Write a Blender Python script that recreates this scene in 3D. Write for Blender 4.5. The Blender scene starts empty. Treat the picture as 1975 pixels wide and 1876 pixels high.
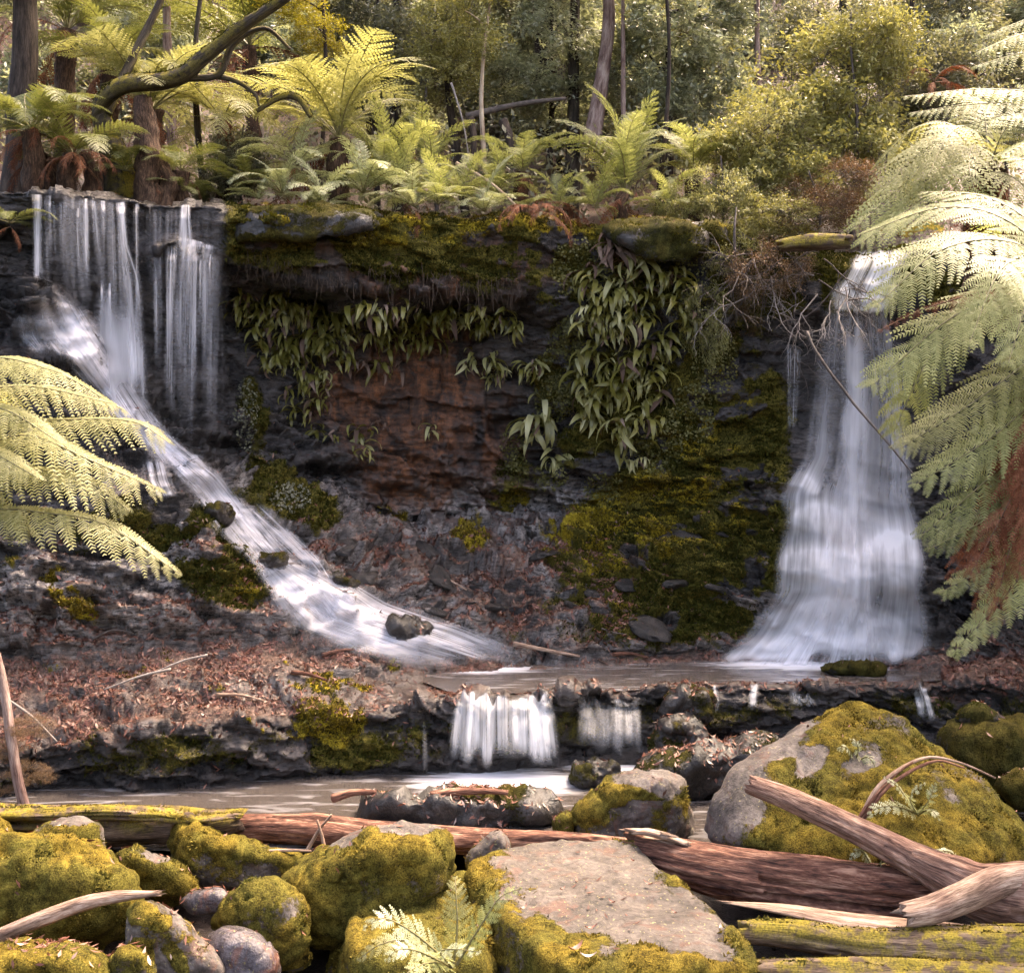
import bpy, bmesh, math, random
import numpy as np
from mathutils import Vector, Matrix
from mathutils.bvhtree import BVHTree

# ------------------------------------------------------------------ camera, light, exposure
F, CX, HY, ZC, W, H = 2200.0, 987.5, 777.0, 4.4, 1975.0, 1876.0   # a plan drawn on a 1975 x 1876 sheet, eye 4.4 m over the lower pool
sc = bpy.context.scene
cam_data = bpy.data.cameras.new('camera')
cam = bpy.data.objects.new('camera', cam_data)
sc.collection.objects.link(cam)
cam.location = (0, 0, ZC)
cam.rotation_euler = (math.radians(90), 0, 0)
cam_data.sensor_fit = 'HORIZONTAL'
cam_data.sensor_width = 36
cam_data.lens = 36 * F / W
cam_data.shift_y = -(H / 2 - HY) / W
cam_data.clip_start = 0.1
cam_data.clip_end = 600
sc.camera = cam

SUN_EL, SUN_AZ = math.radians(60), math.radians(50)      # azimuth clockwise from +Y: the sun stands behind the falls, to the right
world = bpy.data.worlds.new('World')
sc.world = world
world.use_nodes = True
wn = world.node_tree
wn.nodes.clear()
sky = wn.nodes.new('ShaderNodeTexSky')
sky.sky_type = 'NISHITA'
sky.sun_disc = False
sky.sun_elevation = SUN_EL
sky.sun_rotation = SUN_AZ
sky.air_density = 0.8
sky.dust_density = 5.0
sky.ozone_density = 0.3
bg = wn.nodes.new('ShaderNodeBackground')
bg.inputs['Strength'].default_value = 0.15
wo = wn.nodes.new('ShaderNodeOutputWorld')
wn.links.new(sky.outputs[0], bg.inputs[0])
wn.links.new(bg.outputs[0], wo.inputs[0])
sun_data = bpy.data.lights.new('sun', 'SUN')
sun_data.energy = 1.5
sun_data.angle = math.radians(16)
sun_data.color = (1.0, 0.93, 0.82)
sun = bpy.data.objects.new('sun', sun_data)
sc.collection.objects.link(sun)
sd = Vector((math.sin(SUN_AZ) * math.cos(SUN_EL), math.cos(SUN_AZ) * math.cos(SUN_EL), math.sin(SUN_EL)))
sun.rotation_euler = sd.to_track_quat('Z', 'Y').to_euler()
sun.location = (6, 20, 30)
sc.view_settings.view_transform = 'Standard'
sc.view_settings.look = 'None'
sc.view_settings.gamma = 1.0
sc.view_settings.use_white_balance = True          # the camera was balanced for open shade
sc.view_settings.white_balance_temperature = 7900
sc.view_settings.white_balance_tint = 15
sc.view_settings.exposure = 2.8
sc.render.engine = 'CYCLES'
cy = sc.cycles
cy.use_denoising = True
cy.max_bounces = 5
cy.diffuse_bounces = 3
cy.glossy_bounces = 2
cy.transmission_bounces = 4
cy.transparent_max_bounces = 24
cy.use_adaptive_sampling = True
cy.adaptive_threshold = 0.035
cy.sample_clamp_indirect = 6
cy.caustics_reflective = False
cy.caustics_refractive = False

# ------------------------------------------------------------------ small helpers
rng = np.random.default_rng(7)
random.seed(7)
COL = sc.collection

def P(px, py, Y):
    """A point of the plan sheet at depth Y, in metres."""
    return np.array([(px - CX) * Y / F, Y, ZC - (py - HY) * Y / F])

def PZ(px, py, z):
    Y = (ZC - z) * F / (py - HY)
    return np.array([(px - CX) * Y / F, Y, z])

def unit(v):
    v = np.asarray(v, float)
    return v / np.maximum(np.linalg.norm(v, axis=-1, keepdims=True), 1e-9)

def sstep(a, b, x):
    t = np.clip((x - a) / (b - a), 0, 1)
    return t * t * (3 - 2 * t)

def _hash(ix, iy, iz, seed):
    n = (ix.astype(np.int64) * 374761393 + iy.astype(np.int64) * 668265263 + iz.astype(np.int64) * 2147483647 + seed * 1274126177) & 0xffffffff
    n = ((n ^ (n >> 13)) * 1274126177) & 0xffffffff
    n = (n ^ (n >> 16)) & 0xffffffff
    return n.astype(np.float64) / 4294967295.0

def vnoise(p, seed=0):
    p = np.asarray(p, float)
    i = np.floor(p).astype(np.int64)
    f = p - i
    f = f * f * f * (f * (f * 6 - 15) + 10)
    r = 0
    for dx in (0, 1):
        wx = f[..., 0] if dx else 1 - f[..., 0]
        for dy in (0, 1):
            wy = f[..., 1] if dy else 1 - f[..., 1]
            for dz in (0, 1):
                wz = f[..., 2] if dz else 1 - f[..., 2]
                r = r + _hash(i[..., 0] + dx, i[..., 1] + dy, i[..., 2] + dz, seed) * wx * wy * wz
    return r * 2 - 1

def fbm(p, octaves=4, seed=0, gain=0.5):
    p = np.asarray(p, float)
    a, s, tot = 1.0, 0, 0
    for o in range(octaves):
        s = s + a * vnoise(p * (2.03 ** o) + o * 17.3, seed + o)
        tot += a
        a *= gain
    return s / tot

def ridged(p, octaves=4, seed=0):
    a, s, tot = 1.0, 0, 0
    for o in range(octaves):
        s = s + a * (1 - np.abs(vnoise(p * (2.03 ** o) + o * 9.1, seed + o)) * 2)
        tot += a
        a *= 0.5
    return s / tot

def facet(p, seed=0):
    """Broken rock: every cell of a jittered lattice is a block with its own height and tilt. Returns relief and the block's value."""
    p = np.asarray(p, float)
    i0 = np.floor(p).astype(np.int64)
    best = np.full(p.shape[:-1], 1e9); val = np.zeros_like(best); rel = np.zeros_like(best)
    for dx in (-1, 0, 1):
        for dy in (-1, 0, 1):
            for dz in (-1, 0, 1):
                i = i0 + np.array([dx, dy, dz])
                h = [_hash(i[..., 0], i[..., 1], i[..., 2], seed + k * 31) for k in range(7)]
                q = p - i - np.stack([h[0], h[1], h[2]], -1)
                d = (q * q).sum(-1)
                m = d < best
                best = np.where(m, d, best)
                val = np.where(m, h[3], val)
                rel = np.where(m, (h[3] - .5) + .9 * ((h[4] - .5) * q[..., 0] + (h[5] - .5) * q[..., 1] + (h[6] - .5) * q[..., 2]), rel)
    return rel, val

def mesh(name, V, faces, mats=(), smooth=False, attrs=None, mat_index=None):
    """faces: a list of integer arrays, each (n, 3) or (n, 4)."""
    me = bpy.data.meshes.new(name)
    V = np.asarray(V, np.float32).reshape(-1, 3)
    faces = [np.asarray(f, np.int32) for f in faces if len(f)]
    me.vertices.add(len(V))
    me.vertices.foreach_set('co', V.ravel())
    nl = sum(f.size for f in faces)
    npoly = sum(len(f) for f in faces)
    me.loops.add(nl)
    me.polygons.add(npoly)
    me.loops.foreach_set('vertex_index', np.concatenate([f.ravel() for f in faces]))
    sizes = np.concatenate([np.full(len(f), f.shape[1], np.int32) for f in faces])
    starts = np.concatenate([[0], np.cumsum(sizes)[:-1]]).astype(np.int32)
    me.polygons.foreach_set('loop_start', starts)
    if mat_index is not None:
        me.polygons.foreach_set('material_index', np.asarray(mat_index, np.int32))
    if smooth:
        me.polygons.foreach_set('use_smooth', np.ones(npoly, bool))
    for k, a in (attrs or {}).items():
        a = np.asarray(a, np.float32)
        if a.ndim == 2:
            at = me.attributes.new(k, 'FLOAT_VECTOR', 'POINT')
            at.data.foreach_set('vector', a.ravel())
        else:
            at = me.attributes.new(k, 'FLOAT', 'POINT')
            at.data.foreach_set('value', a)
    for m in mats:
        me.materials.append(m)
    me.update()
    me.validate(clean_customdata=False)
    return me

def link(name, me, parent=None, loc=None):
    o = bpy.data.objects.new(name, me)
    COL.objects.link(o)
    if parent is not None:
        o.parent = parent
    if loc is not None:
        o.location = loc
    return o

def tag(o, label=None, cat=None, group=None, kind=None):
    if label: o['label'] = label
    if cat: o['category'] = cat
    if group: o['group'] = group
    if kind: o['kind'] = kind
    return o

def empty(name, loc=(0, 0, 0), label=None, cat=None, group=None):
    o = bpy.data.objects.new(name, None)
    COL.objects.link(o)
    o.location = tuple(float(c) for c in loc)
    o.empty_display_size = 0.1
    return tag(o, label, cat, group)

def curve(pts, n):
    """Catmull-Rom through the points, n samples evenly spaced by length."""
    p = np.asarray(pts, float)
    if len(p) == 2:
        t = np.linspace(0, 1, n)[:, None]
        return p[0] * (1 - t) + p[1] * t
    q = np.vstack([2 * p[0] - p[1], p, 2 * p[-1] - p[-2]])
    out = []
    for i in range(1, len(q) - 2):
        t = np.linspace(0, 1, 24, endpoint=False)[:, None]
        a, b, c, d = q[i - 1], q[i], q[i + 1], q[i + 2]
        out.append(0.5 * ((2 * b) + (-a + c) * t + (2 * a - 5 * b + 4 * c - d) * t ** 2 + (-a + 3 * b - 3 * c + d) * t ** 3))
    out = np.vstack(out + [p[-1:]])
    s = np.concatenate([[0], np.cumsum(np.linalg.norm(np.diff(out, axis=0), axis=1))])
    u = np.linspace(0, s[-1], n)
    return np.stack([np.interp(u, s, out[:, k]) for k in range(3)], 1)

def frames(C, up=(0, 0, 1)):
    T = unit(np.gradient(C, axis=0))
    S = np.cross(T, np.asarray(up, float))
    bad = np.linalg.norm(S, axis=1) < 0.05
    S[bad] = np.cross(T[bad], np.array([1.0, 0.2, 0.0]))
    S = unit(S)
    return T, S, np.cross(S, T)

def tube(C, R, sides=8, caps=True, disp=None):
    """Tube along C with radius R (number or array). Returns V, [quads, tris], attribute vector."""
    C = np.asarray(C, float)
    n = len(C)
    R = np.broadcast_to(np.asarray(R, float), (n,))
    dd = C[-1] - C[0]
    T, S, N = frames(C, (0, 0, 1) if abs(dd[2]) < .75 * np.linalg.norm(dd) else (.2, 1, 0))
    a = np.linspace(0, 2 * math.pi, sides, endpoint=False)
    s = np.concatenate([[0], np.cumsum(np.linalg.norm(np.diff(C, axis=0), axis=1))])
    dirs = np.cos(a)[None, :, None] * S[:, None] + np.sin(a)[None, :, None] * N[:, None]
    rr = R[:, None] * np.ones((1, sides))
    if disp is not None:
        rr = rr + disp(np.broadcast_to(a, (n, sides)), np.broadcast_to(s[:, None], (n, sides)), rr)
    V = C[:, None] + dirs * rr[..., None]
    at = np.stack([np.broadcast_to(np.cos(a) * R.mean(), (n, sides)), np.broadcast_to(np.sin(a) * R.mean(), (n, sides)), np.broadcast_to(s[:, None], (n, sides))], -1)
    i = np.arange(n - 1)[:, None] * sides
    j = np.arange(sides)[None]
    k = (j + 1) % sides
    q = np.stack([i + j, i + k, i + sides + k, i + sides + j], -1).reshape(-1, 4)
    V = V.reshape(-1, 3)
    at = at.reshape(-1, 3)
    fs = [q]
    if caps:
        b = len(V)
        V = np.vstack([V, C[:1], C[-1:]])
        at = np.vstack([at, [[0, 0, 0]], [[0, 0, s[-1]]]])
        j = np.arange(sides)
        k = (j + 1) % sides
        fs.append(np.vstack([np.stack([k, j, np.full(sides, b)], 1), np.stack([(n - 1) * sides + j, (n - 1) * sides + k, np.full(sides, b + 1)], 1)]))
    return V, fs, at

class Bag:
    """Collects pieces that belong to one mesh."""
    def __init__(s):
        s.V, s.F, s.n, s.A, s.M = [], [], 0, {}, []
    def add(s, V, faces, mi=0, **at):
        V = np.asarray(V, float).reshape(-1, 3)
        for f in faces:
            if len(f):
                s.F.append(np.asarray(f) + s.n)
                s.M.append(np.full(len(f), mi))
        for k, a in at.items():
            s.A.setdefault(k, []).append((s.n, np.broadcast_to(np.asarray(a, float), (len(V),) + np.asarray(a).shape[1:]) if np.ndim(a) else np.full(len(V), float(a))))
        s.V.append(V)
        s.n += len(V)
        return s
    def mesh(s, name, mats, smooth=False):
        V = np.vstack(s.V)
        at = {}
        for k, L in s.A.items():
            sh = (len(V),) + L[0][1].shape[1:]
            a = np.zeros(sh)
            for st, v in L:
                a[st:st + len(v)] = v
            at[k] = a
        # triangles and quads are kept apart
        return mesh(name, V, s.F, mats, smooth, at, np.concatenate(s.M))

# ------------------------------------------------------------------ materials
def new_mat(name):
    m = bpy.data.materials.new(name)
    m.use_nodes = True
    m.node_tree.nodes.clear()
    return m, m.node_tree.nodes, m.node_tree.links

class NB:
    def __init__(s, name):
        s.m, s.n, s.l = new_mat(name)
        s.out = s.n.new('ShaderNodeOutputMaterial')
    def put(s, sock, v):
        if isinstance(v, bpy.types.NodeSocket):
            s.l.new(v, sock)
        elif isinstance(v, (tuple, list)) and len(v) == 3 and sock.type == 'RGBA':
            sock.default_value = (*v, 1)
        else:
            sock.default_value = v
    def attr(s, name, out='Fac'):
        a = s.n.new('ShaderNodeAttribute'); a.attribute_name = name
        return a.outputs[out]
    def math(s, op, a, b=0.0, clamp=False):
        x = s.n.new('ShaderNodeMath'); x.operation = op; x.use_clamp = clamp
        s.put(x.inputs[0], a); s.put(x.inputs[1], b)
        return x.outputs[0]
    def pos(s):
        return s.n.new('ShaderNodeNewGeometry').outputs['Position']
    def objco(s):
        return s.n.new('ShaderNodeTexCoord').outputs['Object']
    def mapping(s, v, scale=(1, 1, 1), rot=(0, 0, 0)):
        m = s.n.new('ShaderNodeMapping'); s.put(m.inputs['Vector'], v)
        m.inputs['Scale'].default_value = scale; m.inputs['Rotation'].default_value = rot
        return m.outputs[0]
    def noise(s, v, scale, detail=4.0, rough=0.55, dist=0.0):
        t = s.n.new('ShaderNodeTexNoise'); s.put(t.inputs['Vector'], v)
        t.inputs['Scale'].default_value = scale; t.inputs['Detail'].default_value = detail
        t.inputs['Roughness'].default_value = rough; t.inputs['Distortion'].default_value = dist
        return t.outputs['Fac']
    def vor(s, v, scale, feat='F1', out='Distance'):
        t = s.n.new('ShaderNodeTexVoronoi'); t.feature = feat; s.put(t.inputs['Vector'], v)
        t.inputs['Scale'].default_value = scale
        return t.outputs[out]
    def ramp(s, f, stops):
        r = s.n.new('ShaderNodeValToRGB'); s.put(r.inputs[0], f)
        e = r.color_ramp.elements
        while len(e) < len(stops): e.new(0.5)
        for i, (p, c) in enumerate(stops):
            e[i].position = p; e[i].color = (*c, 1) if len(c) == 3 else c
        return r.outputs[0]
    def step(s, f, a, b):
        r = s.n.new('ShaderNodeMapRange'); r.interpolation_type = 'SMOOTHSTEP'
        s.put(r.inputs[0], f); r.inputs[1].default_value = a; r.inputs[2].default_value = b
        return r.outputs[0]
    def mix(s, f, a, b, mode='MIX'):
        x = s.n.new('ShaderNodeMix'); x.data_type = 'RGBA'; x.blend_type = mode
        s.put(x.inputs[0], f); s.put(x.inputs[6], a); s.put(x.inputs[7], b)
        return x.outputs[2]
    def mixf(s, f, a, b):
        x = s.n.new('ShaderNodeMix'); x.data_type = 'FLOAT'
        s.put(x.inputs[0], f); s.put(x.inputs[2], a); s.put(x.inputs[3], b)
        return x.outputs[0]
    def bump(s, h, strength=0.5, dist=0.02):
        b = s.n.new('ShaderNodeBump'); s.put(b.inputs['Height'], h)
        b.inputs['Strength'].default_value = strength; b.inputs['Distance'].default_value = dist
        return b.outputs[0]
    def bsdf(s, col, rough=0.7, normal=None, spec=0.5, **kw):
        b = s.n.new('ShaderNodeBsdfPrincipled')
        s.put(b.inputs['Base Color'], col); s.put(b.inputs['Roughness'], rough)
        s.put(b.inputs['Specular IOR Level'], spec)
        if normal is not None: s.l.new(normal, b.inputs['Normal'])
        for k, v in kw.items(): s.put(b.inputs[k], v)
        return b.outputs[0]
    def done(s, sh):
        s.l.new(sh, s.out.inputs[0])
        return s.m

def leaf_mat(name, stops, trans=0.45, tcol=(1.15, 1.12, 0.62), rough=0.5, spec=0.35):
    """Thin leaf: colour by the per-leaf value 'rnd' and the object's own random value, light passes through."""
    b = NB(name)
    info = b.n.new('ShaderNodeObjectInfo').outputs['Random']
    f = b.math('ADD', b.math('MULTIPLY', b.attr('rnd'), 0.7), b.math('MULTIPLY', info, 0.3))
    c = b.ramp(f, stops)
    sh = b.bsdf(c, rough, spec=spec)
    tr = b.n.new('ShaderNodeBsdfTranslucent')
    b.put(tr.inputs[0], b.mix(1.0, c, tcol, 'MULTIPLY'))
    mx = b.n.new('ShaderNodeMixShader')
    mx.inputs[0].default_value = trans
    b.l.new(sh, mx.inputs[1]); b.l.new(tr.outputs[0], mx.inputs[2])
    return b.done(mx.outputs[0])

def moss_leaf(name):
    b = NB(name)
    g = b.step(b.noise(b.pos(), 1.7, 4, .6, .4), .36, .58)
    f = b.attr('rnd')
    c = b.mix(g, b.ramp(f, [(0, (.014, .014, .004)), (.4, (.062, .060, .014)), (.75, (.14, .13, .03)), (1, (.28, .26, .085))]), b.ramp(f, [(0, (.022, .016, .004)), (.4, (.125, .088, .016)), (.75, (.285, .21, .04)), (1, (.50, .39, .12))]))
    sh = b.bsdf(c, .8, spec=.1)
    tr = b.n.new('ShaderNodeBsdfTranslucent'); b.l.new(c, tr.inputs[0])
    mx = b.n.new('ShaderNodeMixShader'); mx.inputs[0].default_value = .3
    b.l.new(sh, mx.inputs[1]); b.l.new(tr.outputs[0], mx.inputs[2])
    return b.done(mx.outputs[0])
M = {}
M['frond_gold'] = leaf_mat('frond_gold', [(0, (.13, .13, .045)), (.5, (.30, .29, .125)), (1, (.52, .50, .28))], .5, (1.12, 1.1, .72))  # yellow of sunlight on the ferns put into the frond colour
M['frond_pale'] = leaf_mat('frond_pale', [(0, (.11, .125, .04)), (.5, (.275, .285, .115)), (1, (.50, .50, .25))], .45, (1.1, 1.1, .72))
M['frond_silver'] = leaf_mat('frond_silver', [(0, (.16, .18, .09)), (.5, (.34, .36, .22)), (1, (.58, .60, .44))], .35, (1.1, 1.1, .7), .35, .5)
M['frond_green'] = leaf_mat('frond_green', [(0, (.06, .075, .025)), (.5, (.14, .15, .055)), (1, (.26, .27, .12))], .4)  # darker frond copy: shade of dim ferns put into the colour
M['frond_dead'] = leaf_mat('frond_dead', [(0, (.05, .018, .010)), (.5, (.16, .058, .030)), (1, (.36, .17, .10))], .2, (1.2, .9, .7), .8, .1)
M['strap'] = leaf_mat('strap_leaf', [(0, (.055, .05, .010)), (.5, (.165, .15, .032)), (1, (.36, .33, .11))], .35, (1.2, 1.15, .5), .32, .5)
M['strap_pale'] = leaf_mat('strap_leaf_pale', [(0, (.13, .12, .04)), (.5, (.30, .28, .11)), (1, (.56, .53, .30))], .35, (1.2, 1.15, .5), .32, .5)
M['strap_dry'] = leaf_mat('strap_leaf_dry', [(0, (.05, .03, .02)), (.5, (.13, .08, .06)), (1, (.27, .19, .15))], .2, (1.2, 1., .7), .7, .2)
M['leaf_olive'] = leaf_mat('leaf_olive', [(0, (.11, .105, .035)), (.5, (.27, .26, .10)), (1, (.50, .48, .28))], .4, (1.15, 1.1, .65))
M['leaf_grey'] = leaf_mat('leaf_grey', [(0, (.10, .108, .075)), (.5, (.27, .28, .20)), (1, (.60, .61, .50))], .4, (1.1, 1.12, .7), .35, .5)  # lightened to stand in for haze over the far forest
M['leaf_creeper'] = leaf_mat('leaf_creeper', [(0, (.03, .03, .008)), (.5, (.10, .095, .025)), (1, (.24, .22, .08))], .35)
M['leaf_dark'] = leaf_mat('leaf_dark', [(0, (.07, .072, .05)), (.5, (.185, .182, .13)), (1, (.42, .41, .32))], .4)  # background leaves, brightened in colour in place of haze
M['leaf_yellow'] = leaf_mat('leaf_yellow', [(0, (.13, .11, .016)), (.5, (.27, .23, .03)), (1, (.44, .39, .09))], .45)
M['leaf_brown'] = leaf_mat('leaf_brown', [(0, (.05, .025, .012)), (.5, (.13, .075, .035)), (1, (.26, .17, .09))], .25, (1.2, 1., .7))
M['litter'] = leaf_mat('litter', [(0, (.022, .011, .009)), (.35, (.085, .034, .022)), (.6, (.20, .075, .05)), (.82, (.27, .155, .115)), (1, (.50, .40, .35))], .12, (1.1, .9, .8), .45, .5)
M['moss_tuft'] = moss_leaf('moss_tuft')
M['moss_dark'] = leaf_mat('moss_dark', [(0, (.014, .016, .004)), (.5, (.045, .046, .008)), (1, (.12, .105, .02))], .3, (1.2, 1.1, .4), .8, .1)

def stem_mat(name, c1, c2, rough=.8):
    b = NB(name)
    n = b.noise(b.objco(), 14, 4)
    return b.done(b.bsdf(b.ramp(n, [(.3, c1), (.7, c2)]), rough, b.bump(n, .5, .01)))
M['rachis'] = stem_mat('rachis', (.10, .085, .03), (.20, .17, .07), .5)
M['rachis_dead'] = stem_mat('rachis_dead', (.06, .03, .018), (.18, .09, .05))
M['twig'] = stem_mat('twig', (.035, .026, .022), (.11, .085, .075))
M['root'] = stem_mat('root', (.022, .012, .007), (.075, .045, .026))
M['twig_pale'] = stem_mat('twig_pale', (.14, .115, .10), (.32, .27, .24))

def bark_mat(name, c1, c2, c3=None, ax='ax', sc_=(7, 7, .9), moss=False):
    b = NB(name)
    v = b.mapping(b.attr(ax, 'Vector'), sc_)
    n1 = b.noise(v, 3.2, 7, .62, .4)
    n2 = b.noise(v, 14, 5, .6)
    f = b.math('ADD', b.math('MULTIPLY', n1, .65), b.math('MULTIPLY', n2, .35))
    c = b.ramp(f, [(.38, c1), (.5, c2), (.62, c3 or c2)])
    c = b.mix(b.step(b.noise(b.pos(), 2.3, 4), .45, .7), c, b.mix(1.0, c, (.62, .55, .55), 'MULTIPLY'))
    if moss:
        mm = b.math('MULTIPLY', b.step(b.noise(b.pos(), 6, 6, .65), .4, .55), b.attr('moss'))
        c = b.mix(mm, c, b.ramp(b.noise(b.pos(), 60, 3), [(.3, (.06, .05, .006)), (.7, (.30, .225, .025))]))
    return b.done(b.bsdf(c, .8, b.bump(f, .9, .03), .25))
M['log_red'] = bark_mat('log_red', (.018, .008, .006), (.14, .058, .037), (.34, .19, .13))
M['log_pale'] = bark_mat('log_pale', (.10, .06, .042), (.30, .20, .145), (.50, .38, .30))
M['log_pink'] = bark_mat('log_pink', (.06, .03, .022), (.22, .125, .09), (.40, .27, .205))
M['log_moss'] = bark_mat('log_moss', (.022, .014, .010), (.085, .055, .038), (.21, .15, .11), moss=True)
M['trunk_brown'] = bark_mat('trunk_brown', (.010, .007, .005), (.036, .024, .018), (.08, .056, .042))
M['trunk_pink'] = bark_mat('trunk_pink', (.11, .065, .055), (.26, .175, .15), (.40, .31, .27))
M['trunk_pale'] = bark_mat('trunk_pale', (.22, .15, .10), (.42, .32, .23), (.55, .46, .36))
M['trunk_moss'] = bark_mat('trunk_moss', (.012, .010, .008), (.04, .03, .02), (.10, .075, .05), moss=True)
M['fern_trunk'] = bark_mat('fern_trunk', (.016, .008, .005), (.062, .032, .018), (.15, .085, .05), sc_=(12, 12, 3))

def rock_mat(name, c1, c2, c3, rough=.75, stain=(.10, .05, .035), lich=.7, mm_=(1, 1, 1)):
    """Rock with lichen blotches; the attribute 'moss' (grown on the mesh) turns it to moss."""
    b = NB(name)
    p = b.objco()
    n1 = b.noise(p, 2.2, 8, .65, .6)
    n2 = b.noise(p, 18, 6, .65)
    v = b.vor(p, 55, 'F1')
    f = b.math('ADD', b.math('MULTIPLY', n1, .6), b.math('MULTIPLY', n2, .4))
    c = b.ramp(f, [(.39, c1), (.5, c2), (.61, c3)])
    ck = b.vor(b.mapping(p, (1, 1, 1.6)), 2.6, 'DISTANCE_TO_EDGE')
    c = b.mix(b.math('MULTIPLY', b.step(b.math('ADD', ck, b.math('MULTIPLY', b.math('SUBTRACT', n2, .5), .12)), .022, .0), .55), c, c1)
    c = b.mix(b.math('MULTIPLY', b.step(b.noise(p, 4.5, 5, .6, 1.), .54, .66), .8), c, stain)
    c = b.mix(b.math('MULTIPLY', b.step(b.noise(p, 34, 3, .6), .62, .70), lich), c, (.34, .29, .12))
    nf = b.noise(p, 75, 5, .7)
    nm = b.noise(p, 11, 5, .6)
    mc = b.ramp(b.math('ADD', b.math('MULTIPLY', nf, .6), b.math('MULTIPLY', nm, .4)), [(.38, (.022, .016, .004)), (.5, (.125, .088, .015)), (.64, (.29, .21, .038))])
    mc = b.mix(b.step(b.noise(b.pos(), 1.7, 4, .6, .4), .40, .62), b.mix(1.0, mc, (.62, .74, .9), 'MULTIPLY'), mc)
    if mm_ != (1, 1, 1): mc = b.mix(1.0, mc, mm_, 'MULTIPLY')
    m = b.step(b.math('ADD', b.attr('moss'), b.math('MULTIPLY', b.math('SUBTRACT', b.noise(p, 28, 6, .7), .5), 1.1)), .38, .62)
    col = b.mix(m, c, mc)
    rg = b.mixf(m, rough, .95)
    hgt = b.math('ADD', b.math('MULTIPLY', b.mixf(m, n2, nf), .8), b.math('ADD', b.math('MULTIPLY', n1, .7), b.math('MULTIPLY', b.math('MULTIPLY', m, nm), 1.2)))
    return b.done(b.bsdf(col, rg, b.bump(hgt, .8, .035), b.mixf(m, .45, .08)))
M['rock_pink'] = rock_mat('rock_pink', (.034, .027, .022), (.076, .060, .050), (.128, .105, .090))
M['rock_grey'] = rock_mat('rock_grey', (.036, .029, .025), (.085, .069, .061), (.15, .126, .114))
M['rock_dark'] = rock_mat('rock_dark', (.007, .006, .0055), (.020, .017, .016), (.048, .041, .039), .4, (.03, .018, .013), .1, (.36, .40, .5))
M['rock_wet'] = rock_mat('rock_wet', (.03, .025, .028), (.075, .063, .069), (.14, .12, .13), .25, (.14, .06, .04))
# ------------------------------------------------------------------ the gully: stream bed, terrace, talus, cliff, forest floor, hill (one sheet)
POOL = 0.87
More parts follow.
